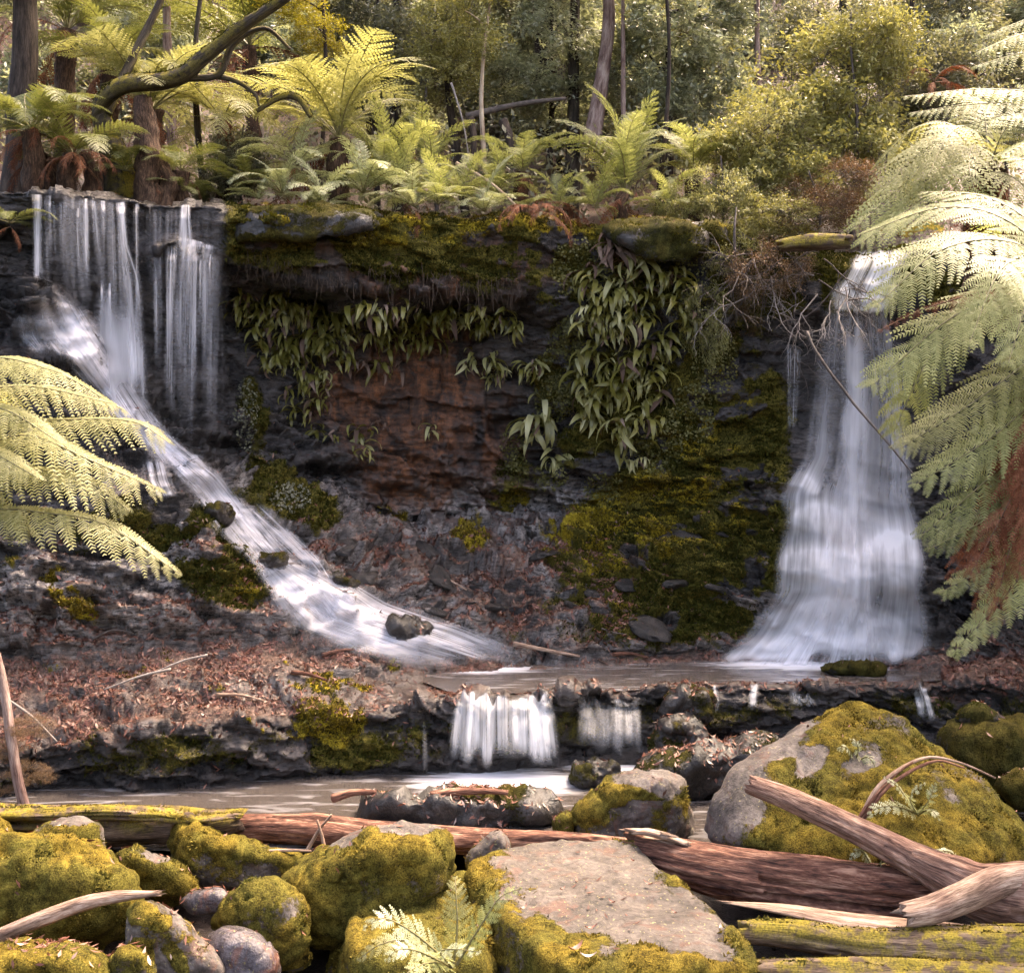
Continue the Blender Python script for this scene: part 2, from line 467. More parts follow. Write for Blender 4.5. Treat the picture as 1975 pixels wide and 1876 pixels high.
# per column: (sheet x, [terrace foot, lip, talus foot, talus middle, cliff foot, wall middle, wall top, ledge underside, ledge edge]) as (sheet y, depth)
COLS = [
 (-700, [(1600, 11.0), (1480, 11.3), (1240, 12.3), (1000, 13.0), (600, 13.6), (500, 13.8), (420, 13.8), (380, 13.6), (330, 13.5)]),
 (-200, [(1570, 12.2), (1470, 12.5), (1265, 13.5), (1040, 14.2), (620, 14.9), (540, 15.0), (440, 15.0), (400, 14.8), (355, 14.7)]),
 (0,    [(1548, 12.6), (1452, 12.9), (1262, 13.8), (1050, 14.5), (640, 15.2), (560, 15.5), (470, 15.5), (420, 15.2), (372, 15.1)]),
 (70,   [(1545, 12.65), (1440, 12.95), (1262, 13.85), (1052, 14.5), (620, 15.2), (545, 15.5), (470, 15.6), (415, 15.4), (376, 15.2)]),
 (150,  [(1541, 12.7), (1430, 13.0), (1262, 13.9), (1060, 14.55), (700, 15.3), (600, 15.9), (500, 15.9), (415, 15.6), (378, 15.3)]),
 (230,  [(1536, 12.75), (1418, 13.05), (1256, 14.0), (1060, 14.6), (790, 15.4), (660, 16.2), (520, 16.1), (430, 15.7), (386, 15.4)]),
 (300,  [(1531, 12.8), (1405, 13.1), (1250, 14.1), (1050, 14.7), (865, 15.5), (680, 16.5), (540, 16.4), (485, 15.8), (393, 15.5)]),
 (380,  [(1526, 12.9), (1396, 13.2), (1242, 14.2), (1035, 14.9), (885, 15.8), (700, 16.8), (560, 16.7), (500, 15.9), (399, 15.6)]),
 (450,  [(1520, 13.0), (1388, 13.3), (1232, 14.3), (1035, 15.1), (905, 16.3), (720, 17.0), (575, 17.0), (522, 15.8), (402, 15.6)]),
 (600,  [(1510, 13.2), (1378, 13.5), (1240, 14.5), (1070, 15.6), (950, 17.0), (750, 17.5), (592, 17.5), (542, 16.1), (408, 15.9)]),
 (750,  [(1500, 13.4), (1368, 13.65), (1272, 14.8), (1110, 16.0), (1000, 17.5), (780, 17.8), (612, 17.8), (558, 16.3), (418, 16.1)]),
 (850,  [(1491, 13.5), (1356, 13.75), (1288, 15.1), (1130, 16.3), (1005, 17.8), (790, 17.9), (622, 17.8), (562, 16.5), (422, 16.3)]),
 (1000, [(1487, 13.5), (1343, 13.75), (1291, 15.25), (1140, 16.5), (1005, 17.9), (800, 17.9), (632, 17.7), (562, 16.9), (430, 16.7)]),
 (1060, [(1480, 13.5), (1340, 13.8), (1286, 15.35), (1140, 16.5), (1000, 17.8), (800, 17.8), (640, 17.5), (590, 17.0), (436, 16.8)]),
 (1150, [(1466, 13.6), (1336, 13.9), (1281, 15.5), (1130, 16.6), (990, 17.6), (800, 17.5), (660, 17.3), (600, 17.0), (444, 16.9)]),
 (1230, [(1452, 13.7), (1331, 14.0), (1277, 15.7), (1125, 16.5), (985, 17.4), (800, 17.3), (660, 17.2), (600, 17.0), (442, 16.8)]),
 (1350, [(1422, 13.9), (1325, 14.1), (1273, 15.8), (1120, 16.4), (980, 17.0), (800, 17.1), (660, 17.1), (600, 16.9), (445, 16.8)]),
 (1480, [(1408, 14.0), (1318, 14.2), (1272, 15.8), (1130, 16.1), (1000, 16.6), (820, 16.9), (690, 16.9), (620, 16.8), (478, 16.8)]),
 (1600, [(1402, 14.0), (1315, 14.2), (1282, 15.5), (1150, 15.9), (1000, 16.3), (820, 16.6), (690, 16.7), (610, 16.7), (505, 16.9)]),
 (1720, [(1402, 14.0), (1313, 14.2), (1282, 15.3), (1160, 15.8), (1010, 16.2), (830, 16.5), (690, 16.6), (600, 16.6), (492, 16.9)]),
 (1850, [(1412, 13.8), (1310, 14.0), (1272, 14.9), (1190, 15.3), (1050, 15.7), (850, 16.0), (700, 16.1), (600, 16.1), (470, 16.2)]),
 (1975, [(1430, 13.2), (1320, 13.4), (1258, 14.2), (1180, 14.6), (1020, 15.0), (850, 15.2), (700, 15.3), (580, 15.3), (430, 15.4)]),
 (2200, [(1470, 12.2), (1350, 12.4), (1240, 13.0), (1150, 13.4), (1000, 13.8), (830, 14.0), (660, 14.1), (540, 14.1), (400, 14.2)]),
 (2700, [(1540, 10.8), (1380, 11.0), (1220, 11.6), (1120, 12.0), (980, 12.4), (800, 12.6), (620, 12.7), (500, 12.7), (360, 12.8)]),
]
NU = 760
U = np.concatenate([np.linspace(-700, -60, 40, endpoint=False), np.linspace(-60, 2035, NU - 80, endpoint=False), np.linspace(2035, 2700, 40)])
cx_ = np.array([c[0] for c in COLS], float)
keysY, keysZ = [], []
for k in range(9):
    Yk = np.interp(U, cx_, [c[1][k][1] for c in COLS])
    pk = np.interp(U, cx_, [c[1][k][0] for c in COLS])
    ker = np.ones(15) / 15
    Yk = np.convolve(np.pad(Yk, 7, 'edge'), ker, 'valid')
    pk = np.convolve(np.pad(pk, 7, 'edge'), ker, 'valid')
    keysY.append(Yk)
    keysZ.append(ZC - (pk - HY) * Yk / F)
keysY[0] = keysY[1] - .05 + .10 * np.sin(U * .013)
lipw = sstep(780, 860, U) * (1 - sstep(1780, 1860, U))             # the basin of the upper pool
keysZ[1] = keysZ[1] * (1 - lipw) + lipw * (POOL + .05 - .075 * (sstep(868, 890, U) * (1 - sstep(1040, 1062, U))) - .055 * (sstep(1100, 1120, U) * (1 - sstep(1225, 1240, U))))
one = np.ones_like(U)
hill = 5 * np.sin(U * .004 + 1)
prof = [
 (one * 3.0, -1.0 * one, 10), (one * 7.5, -.75 * one, 16), (one * 10.6, -.45 * one, 24), (keysY[0] - .12, -.22 * one, 3),
 (keysY[0], keysZ[0] - .05, 34), (keysY[1], keysZ[1], 10),
 (keysY[1] * .62 + keysY[2] * .38, (keysZ[1] * .6 + keysZ[2] * .4) * (1 - lipw) + lipw * (POOL - .10), 22), (keysY[2], keysZ[2], 50), (keysY[3], keysZ[3], 46), (keysY[4], keysZ[4], 58),
 (keysY[5], keysZ[5], 48), (keysY[6], keysZ[6], 22), (keysY[7], keysZ[7], 40), (keysY[8], keysZ[8], 16),
 (keysY[8] + 1.6, keysZ[8] + .25, 16), (one * 23, 8.6 + hill * .1, 16), (one * 34, 16 + hill * .5, 16), (one * 60, 42 + hill, 8), (one * 140, 90 + hill, 1),
]
rows, vs = [], []
for i in range(len(prof) - 1):
    n = prof[i][2]
    for t in np.linspace(0, 1, n, endpoint=False):
        rows.append((prof[i][0] * (1 - t) + prof[i + 1][0] * t, prof[i][1] * (1 - t) + prof[i + 1][1] * t)); vs.append(i + t)
rows.append((prof[-1][0], prof[-1][1])); vs.append(len(prof) - 1)
TY = np.array([r[0] for r in rows]); TZ = np.array([r[1] for r in rows]); TV = np.array(vs)[:, None] * np.ones((1, NU))
def smooth_rows(A, w, n=3):
    for _ in range(n):
        B = A.copy(); B[1:-1] = (A[:-2] + 2 * A[1:-1] + A[2:]) / 4
        A = A * (1 - w) + B * w
    return A
wsm = np.ones_like(TV)
TY = smooth_rows(TY, wsm, 3); TZ = smooth_rows(TZ, wsm, 3)
TX = (U[None] - CX) * TY / F
T0 = np.stack([TX, TY, TZ], -1)
def grid_normals(G):
    n = np.cross(np.gradient(G, axis=1), np.gradient(G, axis=0))
    return unit(n)
N0 = grid_normals(T0)
band = lambda a, b, s=.35: sstep(a - s, a + s, TV) * (1 - sstep(b - s, b + s, TV))
SX = U[None] * np.ones_like(TV)
SY = HY + (ZC - TZ) * F / TY
inview = (TV < 14)
def blob(x, y, rx, ry, rot=0.0, soft=.45, wob=.35, seed=0):
    a = math.radians(rot)
    dx, dy = SX - x, SY - y
    u = (dx * math.cos(a) + dy * math.sin(a)) / rx
    v = (-dx * math.sin(a) + dy * math.cos(a)) / ry
    d = np.sqrt(u * u + v * v) + wob * WOB
    return 1 - sstep(1 - soft, 1 + soft, d)
WOB = fbm(T0 * 2.2, 4, 91)
# relief: broken beds on the talus, blocks on the wall, rounded mossy ledge
q = T0 * np.array([.8, .8, 1.0])
tilt = np.stack([T0[..., 0] * .8, T0[..., 1] * .9, T0[..., 2] * 3.2 + T0[..., 0] * .35], -1)
strata = T0[..., 2] * 2.6 + fbm(T0 * .7, 3, 5) * 1.1
blocky = (np.abs((strata % 1) - .5) * 2) ** .6
cell = vnoise(np.floor(np.stack([T0[..., 0] * 1.3 + np.floor(strata) * .37, T0[..., 1] * 0, strata], -1)), 13)
calm = 1 - .75 * np.exp(-(((SX - 1640) / 150) ** 4)) * (SY > 560)
talus = band(7.0, 9.6) * calm
terr = band(4.0, 7.0, .3)
wall = band(9.4, 12.2, .4) * calm
lip = band(12, 14, .3)
bed = 1 - sstep(2.9, 3.2, TV)
forest = sstep(14, 15, TV)
D = talus * (.30 * ridged(tilt * .75, 4, 21) + .16 * ridged(tilt * 2.2, 4, 22) + .05 * fbm(T0 * 9, 3, 23))
D += terr * (.07 * fbm(T0 * 1.7, 4, 31) + .05 * ridged(tilt * 2.4, 3, 32)) * (1 - .75 * lipw * band(5.0, 7.0, .1))
D += band(4.0, 5.1, .2) * (.10 * ridged(T0 * np.array([1.2, 1, 2.2]), 4, 33) + .05 * fbm(T0 * 7, 3, 34))
D += wall * (.16 * fbm(T0 * .9, 3, 41) + .07 * cell + .05 * blocky + .05 * ridged(T0 * 3.1, 4, 42))
D += lip * (.10 * fbm(T0 * 1.4, 4, 51) + .06 * ridged(T0 * np.array([1.5, 1.5, 4]), 4, 52) + .025 * fbm(T0 * 9, 3, 53))
D += bed * .12 * fbm(T0 * 1.1, 4, 61)
D += forest * (.22 * fbm(T0 * .5, 4, 71))
fz = T0 * np.array([1.5, 1.5, 3.6]) + .35 * np.stack([fbm(T0 * 1.3, 2, 201 + k) for k in range(3)], -1)
fz[..., 2] += T0[..., 0] * .45
R1, C1 = facet(fz, 5)
R2, C2 = facet(fz * 2.7 + 3.3, 6)
D += (talus * .26 + wall * .15 + lip * .10 + terr * .10 * (1 - .8 * lipw * band(5.0, 7.0, .1)) + band(4.0, 5.1, .2) * .12) * R1
D += (talus * .11 + wall * .06 + lip * .05 + terr * .05 * (1 - .8 * lipw * band(5.0, 7.0, .1)) + band(4.0, 5.1, .2) * .07) * R2
cellv = np.clip(.5 + .55 * (C1 - .5) + .5 * (C2 - .5), 0, 1)
OFF = N0 * D[..., None]
# rounded rocks under the veils and other local swellings: (x, y, rx, ry, metres towards the viewer)
for (x, y, rx, ry, a) in [(1722, 1105, 90, 90, .5), (1535, 965, 70, 80, .25), (1575, 1040, 80, 80, .25), (1560, 1120, 100, 80, .3), (1640, 1130, 100, 80, .25),
                          (85, 600, 75, 70, .45), (150, 690, 70, 60, .25), (350, 495, 95, 34, .40), (240, 540, 60, 40, .30), (330, 960, 70, 40, .3),
                          (640, 1010, 90, 30, .2), (1400, 1010, 120, 50, .3), (1180, 470, 60, 50, .0), (1300, 470, 95, 35, .35),
                          (560, 440, 130, 30, .25), (700, 1040, 60, 30, .2), (1050, 1050, 70, 30, .2), (240, 1000, 120, 60, .35), (90, 1120, 120, 70, .25),
                          (440, 1080, 90, 70, .30), (1290, 1080, 120, 60, .25), (860, 1070, 80, 30, .15), (1190, 1175, 110, 26, .15)]:
    if a:
        g = np.exp(-(((SX - x) / rx) ** 2 + ((SY - y) / ry) ** 2) * 1.6) * inview
        OFF[..., 1] -= a * g
        OFF[..., 2] += .25 * a * g
# ledge line is bitten and stepped
OFF[..., 2] += band(12.6, 14.4, .2) * (.16 * fbm(np.stack([T0[..., 0] * .9, T0[..., 1] * .6, T0[..., 2] * 0], -1), 4, 83) + .05 * ridged(T0 * 2.5, 3, 84)) * sstep(430, 520, SX)
OFF[..., 1] += lip * .34 * fbm(np.stack([T0[..., 0] * 1.1, T0[..., 0] * 0, T0[..., 2] * .5], -1), 4, 81)
T1 = T0 + OFF
# keep the basin under water
T1[..., 2] = np.where((lipw * band(5.35, 6.8, .15)) > .5, np.minimum(T1[..., 2], POOL - .03), T1[..., 2])
N1 = grid_normals(T1)
FN = fbm(T1 * 3.0, 5, 101)
FN2 = fbm(T1 * 8.0, 4, 103)
mx = lambda *a: np.maximum.reduce(a)
moss = mx(blob(745, 1000, 40, 28), blob(905, 1060, 40, 30), blob(980, 960, 45, 30) * .6, blob(1130, 1040, 90, 22) * .75, blob(640, 1380, 78, 55, 25), blob(600, 1330, 55, 22, 20), blob(650, 1310, 60, 14, 10),
          blob(475, 1390, 34, 28), blob(250, 1300, 40, 12) * .6, blob(330, 1275, 30, 10) * .6, blob(540, 1290, 26, 9) * .7, blob(90, 1290, 36, 12) * .6, blob(760, 1290, 20, 8) * .6, blob(420, 1330, 24, 9) * .5, blob(570, 1410, 30, 18) * .8, blob(150, 1155, 60, 32, 40), blob(60, 1100, 80, 16, 30) * .5,
          blob(1060, 440, 80, 28), blob(1260, 432, 110, 10), blob(1300, 480, 60, 16) * .6, blob(1585, 465, 55, 14), blob(1430, 440, 50, 10), blob(470, 1150, 32, 24) * .5,
          blob(1420, 470, 60, 40) * .5, blob(1330, 600, 60, 60) * .35, blob(1240, 960, 140, 60, -20) * .85, blob(1210, 1060, 160, 50, -10) * .8, blob(1350, 1000, 110, 90) * .55, blob(1400, 800, 90, 120) * .45, blob(1150, 1180, 120, 30) * .55, blob(1330, 900, 70, 70) * .6, blob(760, 450, 260, 40) * .5, blob(860, 1250, 30, 10) * .5, blob(700, 1255, 40, 18) * .6, blob(1110, 480, 70, 70) * .45)
moss = moss * sstep(-.45, .15, FN)
ledgetop = band(12.75, 14.3, .2) * (1 - sstep(440, 480, SY)) * sstep(420, 470, SX)
moss = np.maximum(moss, ledgetop * sstep(-.15, .3, FN) * .9)
dm = mx(lip * sstep(400, 470, SX) * .85, blob(420, 1090, 130, 80, 35), blob(540, 970, 110, 60, 25) * .8, blob(1320, 1100, 230, 150, -15) * 1.5, blob(1380, 860, 140, 190) * 1.3, blob(1250, 950, 130, 70, -20), blob(480, 800, 30, 80) * .7,
        blob(1000, 930, 60, 70) * .6, blob(1170, 800, 110, 150) * .7, blob(1090, 700, 60, 90) * .8, blob(600, 1010, 60, 40) * .8, blob(250, 1030, 120, 60) * .6, blob(1150, 1240, 190, 22) * .5, blob(1230, 1190, 140, 30) * .8,
        blob(350, 1450, 160, 45) * .55, blob(690, 1440, 120, 40) * .7, blob(130, 1430, 90, 60) * .5, blob(1400, 660, 120, 120) * .6, band(4.1, 4.9) * .5)
dm = dm * sstep(-.5, .1, fbm(T1 * 2.3, 5, 111))
rust = mx(blob(790, 780, 150, 150), blob(760, 930, 70, 60), blob(830, 940, 60, 50), blob(660, 770, 60, 70), blob(960, 900, 60, 80) * .7, blob(1060, 1110, 130, 24, -5) * .5, blob(850, 510, 190, 50) * .8, blob(600, 500, 120, 30) * .4)
rust = rust * (1 - .5 * sstep(0, .4, FN))
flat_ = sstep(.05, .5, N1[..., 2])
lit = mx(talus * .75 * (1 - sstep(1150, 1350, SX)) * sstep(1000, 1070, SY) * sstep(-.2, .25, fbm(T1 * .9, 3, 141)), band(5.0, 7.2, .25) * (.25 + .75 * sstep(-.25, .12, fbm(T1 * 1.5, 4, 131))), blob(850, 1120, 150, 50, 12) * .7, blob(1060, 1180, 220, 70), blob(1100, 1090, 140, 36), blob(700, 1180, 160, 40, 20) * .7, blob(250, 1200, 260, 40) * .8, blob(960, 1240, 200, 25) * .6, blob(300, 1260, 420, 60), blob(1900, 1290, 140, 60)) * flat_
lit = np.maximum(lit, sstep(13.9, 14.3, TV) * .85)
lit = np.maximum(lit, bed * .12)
pale = mx(blob(1050, 1035, 50, 30), blob(700, 1010, 70, 18) * .9, blob(930, 935, 40, 12), blob(1300, 1120, 40, 14), blob(90, 1180, 110, 60, 20), blob(300, 1160, 90, 60), blob(800, 1040, 100, 30) * .8, blob(720, 1150, 160, 50, 20) * .8,
          blob(620, 1225, 160, 30, 10) * .7, blob(1500, 950, 40, 20) * .6, blob(1470, 1190, 60, 30) * .7, blob(960, 1255, 160, 30, 8) * .7)  # pale wet rock; some patches paint the sky mirrored in it
pale = np.maximum(pale, (talus * .9 * (1 - sstep(1050, 1250, SX)) * sstep(880, 980, SY)) * sstep(-.25, .35, fbm(T1 * 1.3, 4, 121)))  # strong skylight on the talus painted in as paler rock
pale = np.maximum(pale, band(5.0, 7.4, .25) * (1 - lit) * .45)
pale = pale * sstep(-.35, .15, FN2 + .4 * FN)
idx = np.arange(len(rows) * NU).reshape(len(rows), NU)
TQ = np.stack([idx[:-1, :-1], idx[:-1, 1:], idx[1:, 1:], idx[1:, :-1]], -1).reshape(-1, 4)

def ground_mat():
    b = NB('ground_rock')
    p = b.pos()
    st = b.mapping(p, (1.0, 1.0, 3.0), (0, .28, 0))
    n1 = b.noise(st, 1.6, 9, .66, .5)
    n2 = b.noise(st, 9, 7, .66, .3)
    n3 = b.noise(p, 42, 5, .65)
    f = b.math('ADD', b.math('MULTIPLY', b.attr('cellv'), .22), b.math('ADD', b.math('MULTIPLY', n1, .33), b.math('MULTIPLY', n2, .45)))
    c = b.ramp(f, [(.38, (.006, .005, .005)), (.5, (.024, .020, .019)), (.66, (.075, .064, .061))])
    c = b.mix(b.math('MULTIPLY', b.attr('pale'), b.step(n2, .38, .56)), c, b.ramp(n3, [(.35, (.10, .083, .074)), (.65, (.36, .312, .292))]))
    rustn = b.noise(b.mapping(p, (3, 3, .7)), 2.2, 6, .6, .5)
    c = b.mix(b.math('MULTIPLY', b.attr('rust'), b.step(b.math('ADD', b.math('MULTIPLY', rustn, .6), b.math('MULTIPLY', n2, .4)), .34, .62)), c, b.ramp(b.math('ADD', b.math('MULTIPLY', rustn, .6), b.math('MULTIPLY', n3, .4)), [(.36, (.05, .023, .015)), (.52, (.15, .066, .036)), (.66, (.30, .115, .05))]))
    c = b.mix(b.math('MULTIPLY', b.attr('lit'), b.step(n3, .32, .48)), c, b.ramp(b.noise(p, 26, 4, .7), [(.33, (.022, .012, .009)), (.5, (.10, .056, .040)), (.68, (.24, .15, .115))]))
    nb = b.noise(p, 5.0, 5, .65)
    jag = b.math('MULTIPLY', b.math('SUBTRACT', b.math('ADD', b.math('MULTIPLY', nb, .6), b.math('MULTIPLY', n3, .4)), .5), 1.5)
    md = b.step(b.math('ADD', b.attr('dmoss'), jag), .40, .60)
    c = b.mix(md, c, b.ramp(b.noise(p, 55, 4, .7), [(.33, (.014, .014, .004)), (.52, (.07, .058, .010)), (.68, (.17, .135, .028))]))
    mm = b.step(b.math('ADD', b.attr('moss'), jag), .40, .60)
    c = b.mix(mm, c, b.ramp(b.noise(p, 60, 4, .7), [(.33, (.05, .038, .004)), (.5, (.20, .145, .012)), (.66, (.36, .27, .03))]))
    anym = b.math('MAXIMUM', md, mm)
    dry = b.math('MAXIMUM', anym, b.math('MULTIPLY', b.math('MAXIMUM', b.attr('lit'), b.attr('rust')), .3))
    rg = b.mixf(dry, b.mixf(n2, .16, .42), .9)
    h = b.math('ADD', b.math('MULTIPLY', n2, 1.0), b.math('ADD', b.math('MULTIPLY', n3, .28), b.math('MULTIPLY', anym, b.math('MULTIPLY', nb, .8))))
    return b.done(b.bsdf(c, rg, b.bump(h, .75, .04), b.mixf(dry, b.math('ADD', .28, b.math('MULTIPLY', b.attr('pale'), .5)), .12)))
M['ground'] = ground_mat()
terrain = link('terrain', mesh('terrain', T1, [TQ], [M['ground']], True, {'moss': moss.ravel(), 'dmoss': dm.ravel(), 'rust': rust.ravel(), 'lit': lit.ravel(), 'pale': pale.ravel(), 'cellv': cellv.ravel()}))
tag(terrain, 'dark wet horseshoe cliff with mossy overhanging ledge, talus slope and stream terrace', 'cliff', kind='structure')
bvh = BVHTree.FromPolygons(T1.reshape(-1, 3).tolist(), TQ.tolist())
EYE = Vector((0, 0, ZC))
def hit(px, py):
    d = Vector(P(px, py, 10.0)) - EYE
    h = bvh.ray_cast(EYE, d.normalized())
    if h[0] is None:
        return P(px, py, 30.0), np.array([0, -1, 0.0])
    n = np.array(h[1]); n = n if n @ np.array(d) < 0 else -n
    return np.array(h[0]), n
def ground_z(x, y, top=30.0):
    h = bvh.ray_cast(Vector((x, y, top)), Vector((0, 0, -1)))
    return h[0].z if h[0] is not None else 0.0

# ------------------------------------------------------------------ water
def water_mat(name, deep, foam_pts, streak_rot=0.0, rough=.07):
    """Still water with long drifting foam; foam gathers round the feet of the falls (x, y, radius x, radius y)."""
    b = NB(name)
    p = b.pos()
    sp = b.n.new('ShaderNodeSeparateXYZ'); b.l.new(p, sp.inputs[0])
    fo = None
    for (x, y, rx, ry) in foam_pts:
        u = b.math('DIVIDE', b.math('SUBTRACT', sp.outputs[0], x), rx)
        v = b.math('DIVIDE', b.math('SUBTRACT', sp.outputs[1], y), ry)
        d = b.math('SQRT', b.math('ADD', b.math('MULTIPLY', u, u), b.math('MULTIPLY', v, v)))
        g = b.math('SUBTRACT', 1.0, d, True)
        fo = g if fo is None else b.math('MAXIMUM', fo, g)
    s = b.noise(b.mapping(p, (.9, 5.0, 1), (0, 0, streak_rot)), 1.6, 4, .55, .6)
    foam = b.math('ADD', b.math('MULTIPLY', fo, 1.6), b.math('MULTIPLY', b.math('SUBTRACT', s, .5), 1.3))
    foam = b.step(foam, .25, 1.1)
    thin = b.math('MULTIPLY', b.step(s, .50, .76), .36)
    col = b.mix(b.math('MAXIMUM', foam, thin), deep, (.66, .66, .70))
    rg = b.mixf(foam, rough, .6)
    return b.done(b.bsdf(col, rg, b.bump(s, .25, .03), .5))
def veil_mat(name, col, fx, ft, lo, hi, base=0.0, warp=1.2):
    """Falling water drawn out into threads along the attribute 'wuv' (across, along, seed)."""
    b = NB(name)
    w = b.attr('wuv', 'Vector')
    n1 = b.noise(b.mapping(w, (fx, ft, 1)), 1.0, 5, .6, .25)
    n2 = b.noise(b.mapping(w, (fx * 3.7, ft * 1.3, 1)), 1.0, 4, .6, .1)
    n3 = b.noise(b.mapping(w, (fx * .3, ft * .9, 1)), 1.0, 3, .5, warp)
    s = b.math('ADD', b.math('MULTIPLY', n1, .45), b.math('ADD', b.math('MULTIPLY', n2, .25), b.math('MULTIPLY', n3, .30)))
    al = b.math('ADD', b.step(s, lo, hi), base)
    al = b.math('MULTIPLY', al, b.attr('dens'), True)
    d = b.n.new('ShaderNodeBsdfDiffuse'); b.put(d.inputs[0], col)
    t = b.n.new('ShaderNodeBsdfTranslucent'); b.put(t.inputs[0], col)
    mx_ = b.n.new('ShaderNodeMixShader'); mx_.inputs[0].default_value = .4
    b.l.new(d.outputs[0], mx_.inputs[1]); b.l.new(t.outputs[0], mx_.inputs[2])
    tr = b.n.new('ShaderNodeBsdfTransparent')
    m2 = b.n.new('ShaderNodeMixShader')
    b.l.new(al, m2.inputs[0]); b.l.new(tr.outputs[0], m2.inputs[1]); b.l.new(mx_.outputs[0], m2.inputs[2])
    return b.done(m2.outputs[0])
WCOL = (.86, .85, .90)
M['veil'] = veil_mat('veil', WCOL, 5.0, .35, .40, .66)
M['veil_soft'] = veil_mat('veil_soft', WCOL, 3.2, .3, .33, .62, .10)
M['veil_slide'] = veil_mat('veil_slide', WCOL, 6.0, .7, .40, .62, .03, 1.6)
M['veil_thread'] = veil_mat('veil_thread', WCOL, 14.0, .25, .42, .60)
M['veil_fine'] = veil_mat('veil_fine', WCOL, 20.0, .10, .40, .72)
M['veil_cascade'] = veil_mat('veil_cascade', (.9, .9, .92), 12.0, .4, .36, .62, .06)

pool_pts = lambda pts, z: np.array([PZ(x, y, z) for x, y in pts])
def sheet_pool(name, pts, z, mat, label):
    """Water surface over the outline, finely cut so the level edge meets the bank."""
    p = pool_pts(pts, z)
    b = bmesh.new()
    f = b.faces.new([b.verts.new(Vector(v)) for v in p])
    bmesh.ops.triangulate(b, faces=[f])
    me = bpy.data.meshes.new(name); b.to_mesh(me); b.free()
    me.materials.append(mat)
    o = link(name, me)
    return tag(o, label, 'pool', kind='structure')
c1 = PZ(965, 1490, .02); c2 = PZ(1170, 1470, .02); c3 = PZ(1590, 1290, POOL); c4 = PZ(930, 1300, POOL); c5 = PZ(1400, 1395, .02)
M['pool_low'] = water_mat('pool_low', (.062, .052, .047), [(c1[0], c1[1] - .3, 1.5, .75), (c2[0], c2[1] - .1, .8, .35), (c5[0], c5[1], .8, .4)], .10)
M['pool_up'] = water_mat('pool_up', (.075, .062, .056), [(c3[0], c3[1] + .3, 2.3, .55), (c4[0] - .2, c4[1] + .3, 1.5, .45)], .02)
sheet_pool('pool_water', [(-400, 1500), (900, 1440), (2400, 1380), (2600, 1590), (1600, 1630), (900, 1645), (300, 1640), (-600, 1640)], 0.0, M['pool_low'], 'brown lower pool with drifting foam below the small cascade')
sheet_pool('pool_water', [(790, 1305), (835, 1322), (868, 1334.5), (960, 1337), (1060, 1335), (1110, 1334), (1225, 1331), (1300, 1324), (1500, 1318), (1760, 1316), (1815, 1312), (1850, 1290), (1700, 1262), (1300, 1258), (1000, 1272), (850, 1288)], POOL, M['pool_up'], 'shallow upper pool on the rock terrace at the foot of the falls')

